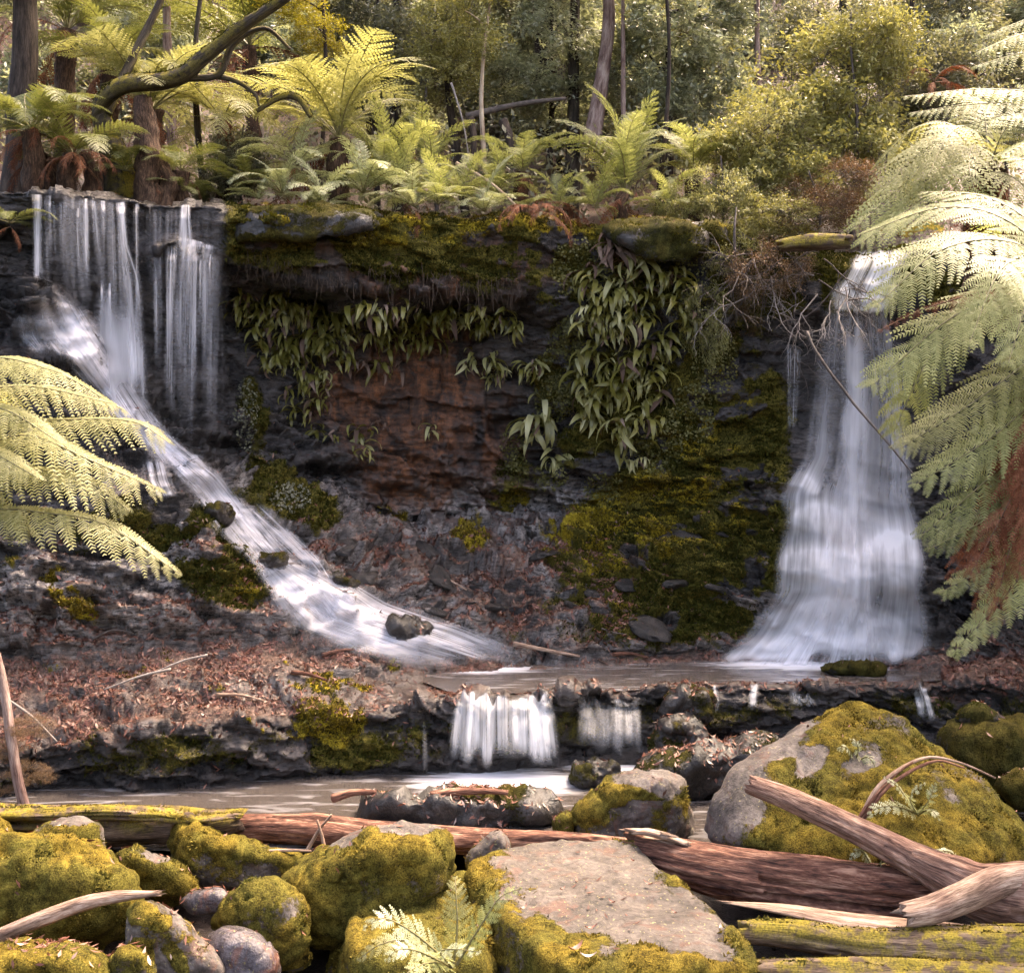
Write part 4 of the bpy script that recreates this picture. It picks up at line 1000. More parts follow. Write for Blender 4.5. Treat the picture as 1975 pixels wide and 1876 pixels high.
boulder('huge peaked boulder half bare grey and half yellow moss', np.vstack([block([(1325, 1600), (1365, 1540), (1460, 1430), (1545, 1385), (1620, 1352), (1690, 1362), (1750, 1410), (1860, 1470), (1950, 1560), (2030, 1640), (1990, 1690), (1700, 1690), (1400, 1660), (1330, 1640)], [10.6, 10.7, 11.2, 11.6, 11.8, 11.8, 11.6, 11.3, 11.0, 10.8, 10.6, 10.4, 10.4, 10.5], 1.5)]),
        'rock_grey', .72, bare=[(1420, 1520, 85, 60, -50), (1490, 1430, 110, 40, -32), (1365, 1600, 34, 60, 0), (1660, 1470, 30, 20, 0), (1560, 1470, 40, 20, -40)], mossy=[(1610, 1400, 70, 40, -20)], p=14, amp=.06, sub=6, dens=3200, freq=.8)
boulder('broad dull green boulder in shade beyond the biggest one', block([(1806, 1430), (1830, 1400), (1900, 1388), (2050, 1400), (2080, 1480), (2000, 1530), (1850, 1520)], 12.4, .9), 'rock_dark', .85, amp=.05, sub=5, dark=True)  # its shade is painted by darker rock and moss colours
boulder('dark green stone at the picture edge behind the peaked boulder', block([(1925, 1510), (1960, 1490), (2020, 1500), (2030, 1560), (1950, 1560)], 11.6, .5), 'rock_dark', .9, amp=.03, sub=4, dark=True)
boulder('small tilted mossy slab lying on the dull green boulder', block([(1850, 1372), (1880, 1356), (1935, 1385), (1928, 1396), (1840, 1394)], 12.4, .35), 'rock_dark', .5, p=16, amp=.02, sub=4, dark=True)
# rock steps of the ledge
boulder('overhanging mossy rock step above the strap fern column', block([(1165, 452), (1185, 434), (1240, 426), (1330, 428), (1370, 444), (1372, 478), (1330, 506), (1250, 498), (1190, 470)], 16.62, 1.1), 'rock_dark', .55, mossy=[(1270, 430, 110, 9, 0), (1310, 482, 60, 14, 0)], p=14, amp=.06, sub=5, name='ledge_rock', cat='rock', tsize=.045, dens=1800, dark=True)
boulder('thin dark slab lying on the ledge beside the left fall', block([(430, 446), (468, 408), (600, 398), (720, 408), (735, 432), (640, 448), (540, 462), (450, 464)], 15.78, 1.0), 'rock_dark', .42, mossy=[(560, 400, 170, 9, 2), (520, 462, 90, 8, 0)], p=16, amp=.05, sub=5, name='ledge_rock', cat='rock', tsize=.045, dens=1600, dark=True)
# low rocks in the stream
for lb, f, Y, dp in [('dark litter covered rock bar in the stream below the cascade', [(690, 1556), (800, 1544), (920, 1534), (1060, 1538), (1092, 1556), (1090, 1606), (960, 1612), (700, 1606)], 12.0, .9),
                     ('flat wet stone at the foot of the thin veil cascade', [(1112, 1478), (1140, 1468), (1185, 1472), (1194, 1500), (1120, 1512)], 13.2, .4),
                     ('dark rounded rock below the slanting trickles', [(1268, 1400), (1300, 1378), (1340, 1385), (1350, 1410), (1352, 1500), (1262, 1500)], 13.45, .5),
                     ('dark broken rock under the lip beside the narrow trickle', [(1290, 1345), (1330, 1330), (1365, 1338), (1368, 1380), (1320, 1390), (1280, 1378)], 13.7, .4),
                     ('low rubble shelf between the trickles and the grey topped boulder', [(1225, 1480), (1300, 1452), (1400, 1436), (1500, 1432), (1505, 1545), (1320, 1548), (1215, 1540)], 12.9, 1.0),
                     ('dark wet stone sitting in the slide of white water', [(408, 985), (420, 978), (436, 982), (436, 1000), (410, 1000)], 14.75, .3),
                     ('small black stone poking through the upper slide', [(150, 700), (165, 690), (185, 698), (186, 716), (156, 718)], 15.0, .3),
                     ('dark stone splitting the water halfway down the slide', [(500, 1078), (520, 1066), (545, 1074), (548, 1094), (508, 1098)], 14.85, .3),
                     ('flat dark stone near the foot of the slide', [(760, 1212), (790, 1202), (830, 1210), (832, 1228), (770, 1230)], 14.9, .35),
                     ('dark block beside the lower end of the water slide', [(628, 1120), (650, 1108), (684, 1120), (684, 1148), (640, 1152)], 15.1, .35),
                     ('pointed brown stone at the foot of the rusty wall', [(1010, 1010), (1030, 995), (1060, 1010), (1070, 1030), (1005, 1030)], 17.3, .3),
                     ('low mossy hump at the foot of the tall fall', [(1585, 1290), (1640, 1280), (1690, 1282), (1705, 1296), (1600, 1300)], 14.9, .5)]:
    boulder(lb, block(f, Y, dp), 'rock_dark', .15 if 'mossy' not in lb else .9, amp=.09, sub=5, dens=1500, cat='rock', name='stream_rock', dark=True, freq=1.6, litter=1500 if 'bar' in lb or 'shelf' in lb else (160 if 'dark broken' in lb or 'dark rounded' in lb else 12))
# loose stones over the talus, each told apart only by its neighbours
r_ = np.random.default_rng(3)
base_st = []
for k in range(5):
    D_, T_ = ico(3)
    n = unit(r_.normal(0, 1, (9, 3))); d = .7 + .5 * r_.random(9)
    rr = (np.maximum(D_ @ n.T / d, 0) ** 14).sum(1) ** (-1 / 14)
    V = D_ * np.clip(rr, .4, 1.35)[:, None] * np.array([1, .8, .26])
    V = V + (.07 * fbm(V * 2.5, 3, 40 + k) + .22 * facet(V * 2.2 + k, k)[0])[:, None] * D_ * np.array([1, 1, .5])
    base_st.append(mesh('stone', V, [T_], [M['rock_dark']], True, {'moss': np.clip(.5 * fbm(V * 2, 3, 60 + k) + .1, 0, 1)}))
ORD = ['first', 'second', 'third', 'fourth', 'fifth', 'sixth', 'seventh', 'eighth', 'ninth', 'tenth']
st_xy = []
for k in range(24):
    while True:
        x, y = r_.uniform(560, 1420), r_.uniform(990, 1270)
        if y > 1010 + max(0, (700 - x)) * .9: break
    h, n = hit(x, y)
    o = link('stone', base_st[k % 5])
    s = r_.uniform(.07, .22)
    o.location = h - n * s * .08
    o.scale = (s * r_.uniform(.8, 1.5), s, s * r_.uniform(.7, 1.4))
    o.rotation_euler = (r_.normal(0, .25) + .25, r_.normal(.22, .2), r_.normal(-.2, .5))
    tag(o, None, 'stone', 'loose stones on the talus')
    st_xy.append((y, x, o))
st_xy.sort(key=lambda v: v[0])
for k in range(3):
    for j, (y, x, o) in enumerate(sorted(st_xy[k * 8:k * 8 + 8], key=lambda v: v[1])):
        o['label'] = f'{ORD[j]} loose flat stone from the left in the {("upper", "middle", "lower")[k]} part of the talus'

# ------------------------------------------------------------------ fallen logs
def log(parent, name, pts, R, mat, sides=28, rings=140, knots=3, seed=1, flat=1.0, rough=.10, ends=(.12, .12), moss=None, crack=1.0):
    C = curve(pts, rings)
    Rv = np.interp(np.linspace(0, 1, rings), np.linspace(0, 1, len(R)), R)
    def disp(a, s, rr):
        p = np.stack([np.cos(a) * 2.2, np.sin(a) * 2.2, s * .9], -1)
        pr = np.stack([np.cos(a) * 6, np.sin(a) * 6, s * 1.1], -1)
        return rr * (rough * 1.6 * fbm(p, 4, seed) - crack * rough * 1.5 * np.maximum(0, ridged(pr, 3, seed + 3) - .45) + rough * .5 * fbm(pr * 2.3, 3, seed + 5) - crack * rough * 2.2 * np.maximum(0, .16 - np.abs(vnoise(pr * np.array([1.1, 1.1, .5]) + 5, seed + 7))) / .16 * (vnoise(p * np.array([1, 1, 1.4]), seed + 8) > -.1))
    V, fs, at = tube(C, Rv, sides, True, disp)
    T, S, N = frames(C)
    nv = rings * sides
    Vr = V[:nv].reshape(rings, sides, 3)
    a = np.linspace(0, 2 * math.pi, sides, endpoint=False)
    jag = vnoise(np.stack([np.cos(a) * 2.5, np.sin(a) * 2.5, a * 0 + seed], -1), seed + 9)
    jag2 = vnoise(np.stack([np.cos(a) * 6, np.sin(a) * 6, a * 0 + seed], -1), seed + 10)
    for k in range(4):
        Vr[k] -= T[0] * ((jag + .6 * jag2) * ends[0] * (4 - k) / 4)[:, None]
        Vr[-1 - k] += T[-1] * ((jag + .6 * jag2) * ends[1] * (4 - k) / 4)[:, None]
    if flat != 1.0:
        Vr = C[:, None] + (Vr - C[:, None]) * np.array([1, 1, flat])
    V[:nv] = Vr.reshape(-1, 3)
    atr = {'ax': at}
    mo = None
    if moss is not None:
        up = (V[:nv].reshape(rings, sides, 3) - C[:, None]) @ np.array([0, 0, 1.0]) / Rv[:, None]
        mo = np.concatenate([np.clip(moss + .9 * (up - .35) + .7 * fbm(Vr * 3, 4, seed + 20), 0, 1).ravel(), [0, 0]])
        atr['moss'] = mo
    o = link(name, mesh(name, V, fs, [M[mat]], True, atr), parent)
    o.matrix_parent_inverse = Matrix.Translation(-Vector(parent.location))
    if mo is not None:
        qd = fs[0]
        T_ = np.vstack([qd[:, [0, 1, 2]], qd[:, [0, 2, 3]]])
        t = tufts(V, T_, mo, 2600, .028, seed + 40)
        if t is not None:
            m2 = link('moss', mesh('moss', t[0], [t[1]], [M['moss_tuft']], False, {'rnd': t[2]}), parent)
            m2.matrix_parent_inverse = Matrix.Translation(-Vector(parent.location)); m2['kind'] = 'stuff'
    return o

lg = empty('fallen_log', P(1500, 1750, 9.9), 'thick weathered red brown log with a splintered pale end beside the flat slab', 'log')
log(lg, 'trunk', [P(1225, 1640, 10.6), P(1330, 1668, 10.3), P(1450, 1690, 10.05), P(1600, 1712, 9.9), P(1720, 1726, 9.8), P(1800, 1728, 9.75)], [.17, .21, .235, .245, .25, .24], 'log_red', 72, 300, seed=3, rough=.14, ends=(.22, .08), crack=1.4)
for k, (x, y, x2, y2) in enumerate([(1205, 1598, 1330, 1628), (1222, 1612, 1350, 1640), (1212, 1606, 1290, 1612)]):
    log(lg, 'splinter', [P(x, y, 10.62), P((x + x2) / 2, (y + y2) / 2 - 5, 10.4), P(x2, y2, 10.25)], [.02, .06, .05], 'log_pale', 10, 30, seed=50 + k, rough=.3, flat=.5)
ld = empty('fallen_log', P(1900, 1760, 9.3), 'reddish forked log whose straight arm points up across the mossy boulder', 'log')
log(ld, 'trunk', [P(1745, 1650, 9.7), P(1830, 1690, 9.5), P(1900, 1722, 9.35), P(2000, 1735, 9.2), P(2200, 1750, 9.0)], [.11, .20, .27, .29, .30], 'log_pink', 60, 160, seed=13, rough=.12, ends=(.05, .05))
log(ld, 'arm', [P(1447, 1513, 10.1), P(1530, 1545, 10.0), P(1650, 1600, 9.85), P(1760, 1655, 9.68), P(1860, 1700, 9.45)], [.085, .105, .115, .14, .17], 'log_pink', 48, 220, seed=17, rough=.08, ends=(.05, .02))
log(ld, 'broken_branch', [P(1750, 1764, 8.95), P(1800, 1752, 8.98), P(1860, 1728, 9.05), P(1925, 1700, 9.15), P(1985, 1690, 9.2)], [.095, .11, .115, .12, .11], 'log_pale', 26, 90, seed=19, rough=.08, ends=(.10, .02))
lb = empty('driftwood_plank', P(1690, 1800, 9.0), 'long pale weathered plank tapering to a thin point below the thick log', 'plank')
log(lb, 'plank', [P(1405, 1740, 9.3), P(1500, 1752, 9.25), P(1640, 1775, 9.15), P(1800, 1795, 9.05), P(2000, 1815, 8.95), P(2120, 1825, 8.9)], [.02, .10, .14, .15, .15, .15], 'log_pale', 22, 130, seed=23, rough=.10, flat=.38)
lm = empty('mossy_log', P(1700, 1850, 8.85), 'moss covered log lying under the pale plank', 'log')
log(lm, 'trunk', [P(1425, 1795, 9.1), P(1520, 1800, 9.05), P(1660, 1822, 8.95), P(1800, 1835, 8.85), P(2000, 1850, 8.75), P(2120, 1855, 8.7)], [.09, .115, .13, .19, .22, .22], 'log_moss', 30, 150, seed=29, rough=.13, moss=.75)
lm2 = empty('mossy_log', P(1700, 1905, 8.4), 'dark mossy log at the bottom edge right of the flat slab', 'log')
log(lm2, 'trunk', [P(1460, 1880, 8.75), P(1600, 1885, 8.65), P(1800, 1895, 8.55), P(2100, 1915, 8.4)], [.12, .15, .16, .17], 'log_moss', 26, 110, seed=31, rough=.12, moss=.5)
ll = empty('mossy_log', P(220, 1640, 11.2), 'flat topped log with a mossy upper face and dark hollow side', 'log')
log(ll, 'trunk', [P(-160, 1585, 11.3), P(0, 1590, 11.3), P(150, 1592, 11.3), P(300, 1592, 11.3), P(400, 1588, 11.3), P(462, 1580, 11.35)], [.20, .20, .20, .19, .17, .11], 'log_moss', 34, 150, seed=37, rough=.16, moss=.35, ends=(.1, .12), crack=1.8)
log(ll, 'trunk_slab', [P(-160, 1566, 11.2), P(60, 1570, 11.15), P(200, 1566, 11.15), P(300, 1570, 11.1), P(380, 1578, 11.1), P(455, 1572, 11.15)], [.13, .12, .11, .12, .10, .05], 'log_moss', 26, 130, seed=41, rough=.2, moss=1.0, flat=.5, ends=(.1, .1))
lt = empty('fallen_log', P(800, 1640, 11.3), 'long thin reddish log behind the boulders along the pool edge', 'log')
log(lt, 'trunk', [P(455, 1595, 11.5), P(600, 1600, 11.4), P(760, 1615, 11.3), P(950, 1625, 11.15), P(1100, 1630, 11.0), P(1240, 1640, 10.9)], [.12, .155, .15, .13, .12, .10], 'log_red', 48, 240, seed=43, rough=.13, ends=(.1, .1))
br = empty('dead_branch', P(140, 1770, 9.3), 'curved dead branch lying across the front of the biggest mossy boulder', 'branch')
log(br, 'branch', [P(-60, 1830, 8.9), P(10, 1800, 8.9), P(90, 1768, 8.85), P(160, 1742, 8.85), P(230, 1728, 8.8), P(300, 1722, 8.75)], [.05, .06, .062, .058, .05, .02], 'log_pale', 16, 100, seed=47, rough=.12)
mh = empty('mossy_log', P(1580, 490, 16.2), 'short yellow mossy log at the head of the tall fall', 'log')
log(mh, 'trunk', [P(1500, 474, 16.3), P(1560, 468, 16.2), P(1640, 466, 16.1)], [.09, .12, .10], 'log_moss', 20, 50, seed=91, rough=.15, moss=1.0)
def stick(label, pts, r, mat='log_pale', name='stick', cat='stick', group=None, sides=7, n=16):
    pts = [np.asarray(p) for p in pts]
    C = curve(pts, n)
    C = C + .004 * np.stack([vnoise(C * 5 + k, 5) for k in range(3)], -1)
    root = pts[0]
    V, fs, at = tube(C - root, np.linspace(r, r * .5, n), sides)
    return tag(link(name, mesh(name, V, fs, [M[mat]], True, {'ax': at}), None, root), label, cat, group)
stick('thin dark branch slanting across the tall waterfall', [P(1556, 640, 15.4), P(1575, 680, 15.3), P(1640, 770, 15.2), P(1700, 840, 15.1), P(1770, 925, 15.0)], .022, 'twig', sides=7, n=30)
hA, hB = hit(990, 1245)[0], hit(1118, 1270)[0]
stick('straight pinkish stick lying on the litter above the upper pool', [hA + [0, -.05, .04], hB + [0, -.05, .04]], .035, 'log_pale')
for k, (lbl, a, b_) in enumerate([('short dark wet stick on the rock bar in the stream', (640, 1540, 12.0), (726, 1528, 12.0)), ('reddish stick lying along the rock bar', (830, 1534, 11.85), (980, 1528, 11.85)), ('thin stick crossing the boulders by the long thin log', (592, 1640, 10.9), (640, 1570, 10.9)), ('forked stick leaning on the long thin log', (628, 1650, 10.8), (612, 1580, 10.9)), ('slender twig arching over the long low boulder', (470, 1650, 10.9), (600, 1640, 10.8))]):
    stick(lbl, [P(*a), P((a[0] + b_[0]) / 2, (a[1] + b_[1]) / 2 - 6, (a[2] + b_[2]) / 2), P(*b_)], .05 if k < 2 else .022, 'log_red' if k < 2 else 'log_pale')
# ------------------------------------------------------------------ ferns
def frond_geo(C, width, npin=34, nple=12, ang=66, droop=.25, stipe=.12, up=(0, 0, 1), seed=0, r0=.012, fwd=.25, lift=.12, ragged=.0, shape=(.5, .62), fat=.60):
    """A twice-divided frond along the curve C: rachis, pinnae and pinnules. Returns V, quads, rnd, number of rachis faces."""
    r = np.random.default_rng(seed)
    n = 64
    C = curve(C, n)
    T, S, N = frames(C, up)
    L = np.linalg.norm(np.diff(C, axis=0), axis=1).sum()
    t = np.repeat(np.linspace(stipe, .985, npin), 2) + r.normal(0, .15 / npin, npin * 2)
    t = np.clip(t, 0, .995)
    side = np.tile([-1.0, 1.0], npin)
    k = t * (n - 1)
    it = lambda A: np.stack([np.interp(k, np.arange(n), A[:, j]) for j in range(3)], 1)
    B, Tt, St, Nt = it(C), unit(it(T)), unit(it(S)), unit(it(N))
    a = np.clip((t - stipe) / (1 - stipe), 0, 1)
    prof = (a + .03) ** shape[0] * (1.01 - a) ** shape[1]
    prof = prof / prof.max()
    l = width * prof * (1 + r.normal(0, .07, len(t)))
    if ragged: l = l * np.where(r.random(len(t)) < ragged, r.uniform(.2, .7, len(t)), 1)
    an = np.radians(ang - 18 * a + r.normal(0, 3.5, len(t)))[:, None]
    D = unit(np.cos(an) * Tt + np.sin(an) * side[:, None] * St + lift * Nt)
    v = (np.arange(nple) + .5) / nple
    vv = v[None, :, None]
    dr = np.array([0, 0, -1.0]) * droop
    ll = l[:, None, None]
    Q = B[:, None] + ll * (D[:, None] * vv + (dr + fwd * Tt[:, None]) * vv ** 2)
    Dt = unit(D[:, None] + 2 * (dr + fwd * Tt[:, None]) * vv)
    E = unit(np.cross(Nt[:, None] + 0 * Dt, Dt))
    pl = fat * L * (1 - stipe) / npin * (.45 + .55 * prof[:, None]) * (1.0 - v[None] ** 1.8 * .8)
    sp = ll[..., 0] / nple * .98
    Vs, Rs = [], []
    base_r = np.repeat(np.clip(.45 + r.normal(0, .16, len(t)), 0, 1), nple)
    for q in (-1, 1):
        d = unit(.55 * Dt + q * E + r.normal(0, .10, Dt.shape))
        hw = Dt * sp[..., None] * .5
        tip = Q + d * pl[..., None] - np.array([0, 0, .12]) * pl[..., None]
        quad = np.stack([Q - hw, Q + hw, tip + hw * .55, tip - hw * .25], 2)
        Vs.append(quad.reshape(-1, 3))
        Rs.append(np.repeat(np.clip(base_r + r.normal(0, .14, base_r.size), 0, 1), 4))
    V = np.vstack(Vs)
    F4 = np.arange(len(V)).reshape(-1, 4)
    RV, Rf, _ = tube(C, np.linspace(r0, r0 * .25, n), 4, False)
    return V, F4, np.concatenate(Rs), RV, Rf[0]
def frond_mesh(name, C, mat, rmat='rachis', **k):
    V, F4, rn, RV, RF = frond_geo(C, **k)
    b = Bag()
    b.add(V, [F4], 0, rnd=rn)
    b.add(RV, [RF], 1, rnd=.3)
    return b.mesh(name, [M[mat], M[rmat]])
def arch(L, e0, bend, n=9, pw=1.3, side=0.0):
    """Local frond curve along +X that starts at elevation e0 degrees and bends over."""
    p, x, z, y = [np.zeros(3)], 0, 0, 0
    for i in range(1, n):
        t = (i - .5) / (n - 1)
        th = math.radians(e0 - bend * t ** pw)
        ds = L / (n - 1)
        x += ds * math.cos(th); z += ds * math.sin(th); y += side * ds * t
        p.append(np.array([x, y, z]))
    return np.array(p)
FR = {}
def frond_set(key, mat, specs, rmat='rachis', **k):
    out = []
    for i, (L, e0, bend) in enumerate(specs):
        kk = dict(width=.2 * L, npin=24, nple=9, seed=hash(key) % 1000 if False else 11 * i + len(key), r0=.008 * L)
        kk.update(k)
        kk['width'] = kk['width'] * (L if k.get('width') else 1)
        out.append(frond_mesh('frond', arch(L, e0, bend, side=(-.08, .06, 0, .1)[i % 4]), mat, rmat, **kk))
    FR[key] = out
ARC = [(1.0, 62, 95), (1.0, 50, 85), (1.0, 72, 120), (1.0, 38, 80), (1.0, 55, 70)]
LOW = [(1.0, 35, 70), (1.0, 22, 55), (1.0, 48, 95)]
UPR = [(1.0, 78, 60), (1.0, 70, 75), (1.0, 84, 45)]
frond_set('gold', 'frond_gold', ARC, width=.21)
frond_set('pale', 'frond_pale', ARC, width=.20)
frond_set('green', 'frond_green', ARC, width=.20)
frond_set('silver_low', 'frond_silver', LOW + UPR[:1], width=.17, npin=18, nple=6)
frond_set('pale_low', 'frond_pale', LOW + UPR[:2], width=.17, npin=19, nple=6)
frond_set('gold_up', 'frond_gold', UPR + ARC[:2], width=.17)
frond_set('pale_up', 'frond_pale', UPR + ARC[:2], width=.17)
frond_set('green_low', 'frond_green', LOW, width=.19, npin=19, nple=6)
frond_set('dead', 'frond_dead', [(1.0, 10, 110), (1.0, -20, 80), (1.0, 30, 150)], 'rachis_dead', width=.13, npin=24, nple=6, droop=.7, ragged=.4)
def add_frond(root, me, az, scale, tilt=0.0, roll=0.0, off=(0, 0, 0), name='frond'):
    o = link(name, me, root)
    o.location = off
    o.rotation_euler = (roll, -tilt, az)
    o.scale = (scale, scale, scale)
    return o
def fern(label, loc, n, size, key, az=(0, 360), cat='fern', group=None, name='fern', seed=0, dead=0, trunk=None, tilt=(-.15, .25), trunk_r=.11, deadkey='dead'):
    """A rosette of fronds, with a fibrous trunk and a skirt of dead fronds where it has them."""
    r = np.random.default_rng(seed)
    base = np.array(loc, float)
    root = empty(name, base, label, cat, group)
    hgt = 0.0
    if trunk:
        hgt = trunk
        C = curve([(0, 0, -.3), (.05 * r.normal(), .05 * r.normal(), trunk * .5), (.1 * r.normal() * 0, 0, trunk)], 40)
        V, fs, at = tube(C, np.linspace(trunk_r * 1.2, trunk_r, 40), 18, True, lambda a, s, rr: rr * (.5 * fbm(np.stack([np.cos(a) * 3, np.sin(a) * 3, s * 5], -1), 4, seed)))
        link('trunk', mesh('trunk', V, fs, [M['fern_trunk']], True, {'ax': at}), root)
    me = FR[key]
    for i in range(n):
        a = math.radians(az[0] + (az[1] - az[0]) * (i + r.uniform(.1, .9)) / n)
        add_frond(root, me[int(r.integers(len(me)))], a, size * r.uniform(.75, 1.1), r.uniform(*tilt), r.normal(0, .18), (0, 0, hgt))
    for i in range(dead):
        add_frond(root, FR[deadkey][i % 3], math.radians(r.uniform(*az)), size * r.uniform(.5, .85), r.uniform(-.5, 0), r.normal(0, .3), (0, 0, hgt - .05), 'dead_frond')
    return root
def hero(root, pts, width, mat='frond_pale', seed=0, name='frond', up=(0, -.35, 1), npin=27, nple=15, droop=.45, dead=False, **k):
    """One frond of its own shape, given along the sheet: (x, y, depth) from crown to tip."""
    C = np.array([P(*p) for p in pts]) - np.array(root.location)
    me = frond_mesh(name, C, mat, 'rachis_dead' if dead else 'rachis', width=width, npin=npin, nple=nple, seed=seed, up=up, droop=droop, r0=.011, **k)
    return link(name, me, root)

# great tree fern at the right edge, standing before the tall waterfall
tfA = empty('tree_fern', P(2130, 1500, 9.4), 'great tree fern at the picture edge with long pale fronds before the tall waterfall', 'tree fern')
C = curve([P(2150, 1700, 9.3), P(2120, 1200, 9.4), P(2090, 700, 9.4), P(2075, 560, 9.4)], 60) - np.array(tfA.location)
V, fs, at = tube(C, np.linspace(.24, .17, 60), 22, True, lambda a, s, rr: rr * (.5 * fbm(np.stack([np.cos(a) * 3, np.sin(a) * 3, s * 4], -1), 4, 5)))
link('trunk', mesh('trunk', V, fs, [M['fern_trunk']], True, {'ax': at}), tfA)
HA = [  # crown -> tip; the green fronds paint shade behind the pale ones
 ([(2085, 560, 9.4), (1960, 470, 9.2), (1820, 480, 8.9), (1690, 590, 8.7)], .42, 'frond_pale'),
 ([(2085, 560, 9.4), (1980, 560, 9.1), (1840, 610, 8.8), (1680, 745, 8.6)], .40, 'frond_pale'),
 ([(2085, 560, 9.4), (1950, 430, 9.6), (1820, 400, 9.8), (1665, 450, 10.0)], .38, 'frond_pale'),
 ([(2085, 570, 9.4), (2020, 660, 9.0), (1900, 760, 8.8), (1735, 865, 8.7)], .36, 'frond_gold'),
 ([(2085, 570, 9.4), (2030, 720, 8.9), (1930, 830, 8.7), (1765, 935, 8.6)], .34, 'frond_pale'),
 ([(2085, 570, 9.4), (2030, 780, 9.0), (1930, 900, 8.8), (1775, 1035, 8.7)], .34, 'frond_pale'),
 ([(2085, 570, 9.4), (2050, 800, 8.9), (1960, 960, 8.7), (1790, 1060, 8.7)], .30, 'frond_green'),
 ([(2090, 570, 9.4), (2080, 850, 8.9), (1980, 1040, 8.7), (1810, 1145, 8.7)], .30, 'frond_pale'),
 ([(2090, 570, 9.4), (2080, 900, 8.8), (1985, 1090, 8.6), (1835, 1262, 8.6)], .26, 'frond_pale'),
 ([(2085, 560, 9.4), (1990, 510, 8.8), (1930, 520, 8.3), (1870, 660, 8.0)], .34, 'frond_pale'),
 ([(2090, 560, 9.4), (2050, 480, 8.9), (1990, 560, 8.2), (1945, 700, 7.9)], .32, 'frond_pale'),
 ([(2085, 560, 9.4), (1930, 560, 9.7), (1800, 680, 9.8), (1720, 840, 9.9)], .36, 'frond_green'),
 ([(2085, 560, 9.4), (2000, 440, 9.9), (1900, 380, 10.3), (1780, 370, 10.6)], .34, 'frond_pale'),
 ([(2085, 560, 9.4), (2080, 420, 9.8), (2040, 330, 10.0), (1940, 300, 10.2)], .34, 'frond_gold'),
]
for i, (p, w, m_) in enumerate(HA):
    hero(tfA, p, w * .93, m_, 200 + i, up=(.12, -.6, 1), lift=-.02, ang=64, fat=.78, nple=18, npin=27, ragged=.05, droop=.24, fwd=.3)
for i, p in enumerate([[(2080, 640, 9.35), (1990, 780, 9.0), (1930, 950, 8.9), (1850, 1130, 8.9)], [(2080, 640, 9.35), (2000, 820, 8.95), (1960, 980, 8.85), (1880, 1200, 8.9)], [(2080, 640, 9.3), (2040, 800, 8.7), (2000, 950, 8.5), (1960, 1120, 8.5)],
                       [(2080, 640, 9.3), (2030, 760, 8.7), (1985, 880, 8.5), (1960, 1000, 8.5)], [(2080, 640, 9.35), (2040, 900, 8.9), (1980, 1060, 8.9), (1900, 1190, 8.9)], [(2080, 640, 9.35), (1960, 560, 9.0), (1800, 590, 8.85), (1690, 640, 8.8)], [(2080, 640, 9.35), (1980, 860, 9.05), (1900, 1000, 9.0), (1830, 1120, 9.0)], [(2080, 700, 9.3), (2010, 900, 8.8), (1950, 1050, 8.7), (1915, 1200, 8.7)], [(2080, 700, 9.3), (2000, 860, 8.75), (1930, 1000, 8.65), (1870, 1110, 8.6)], [(2080, 700, 9.3), (2030, 860, 8.6), (1990, 960, 8.4), (1975, 1080, 8.4)]]):
    hero(tfA, [(x, y, Y - .12 * (k > 0)) for k, (x, y, Y) in enumerate(p)], .22 if i != 5 else .08, 'frond_dead', 300 + i, 'dead_frond', droop=.6, dead=True, ragged=.3, up=(.25, -.75, 1))
# second tree fern behind it, at the head of the fall
tfB = empty('tree_fern', P(1905, 620, 13.4), 'golden tree fern with dark shaggy trunk above the head of the tall waterfall', 'tree fern')
cB = (1905, 330, 13.4)
C = curve([P(1915, 640, 13.5), P(1900, 480, 13.4), P(*cB)], 40) - np.array(tfB.location)
V, fs, at = tube(C, np.linspace(.26, .20, 40), 20, True, lambda a, s, rr: rr * (.6 * fbm(np.stack([np.cos(a) * 3, np.sin(a) * 3, s * 4], -1), 4, 6)))
link('trunk', mesh('trunk', V, fs, [M['fern_trunk']], True, {'ax': at}), tfB)
for i, (p, w, m_) in enumerate([([cB, (1850, 265, 13.2), (1780, 290, 13.0), (1700, 370, 12.8)], .46, 'frond_gold'), ([cB, (1830, 300, 13.1), (1750, 350, 12.9), (1650, 440, 12.7)], .46, 'frond_pale'), ([cB, (1840, 330, 13.0), (1770, 390, 12.7), (1660, 470, 12.5)], .44, 'frond_pale'),
                                ([cB, (1870, 250, 13.0), (1830, 260, 12.6), (1790, 340, 12.2)], .44, 'frond_gold'), ([cB, (1940, 250, 13.2), (2000, 230, 13.0), (2080, 300, 12.9)], .44, 'frond_gold'), ([cB, (1950, 290, 13.0), (2010, 300, 12.6), (2060, 390, 12.3)], .42, 'frond_pale'),
                                ([cB, (1880, 280, 12.8), (1870, 330, 12.2), (1900, 430, 11.9)], .40, 'frond_pale'), ([cB, (1830, 240, 13.8), (1760, 250, 14.2), (1690, 320, 14.4)], .42, 'frond_gold'), ([cB, (1900, 230, 13.8), (1880, 190, 14.2), (1840, 180, 14.6)], .40, 'frond_gold'),
                                ([cB, (1950, 340, 12.7), (1990, 380, 12.3), (2010, 470, 12.1)], .40, 'frond_pale')]):
    hero(tfB, p, w, m_, 400 + i, npin=25, nple=11, up=(.1, -.5, 1), lift=-.02)
for i in range(5):
    a = random.uniform(-60, 60)
    hero(tfB, [cB, (1905 + a * .6, 360, 13.2), (1905 + a, 420, 13.05), (1905 + a * 1.1, 490, 13.0)], .14, 'frond_dead', 430 + i, 'dead_frond', npin=24, nple=7, dead=True, droop=.5, ragged=.4)
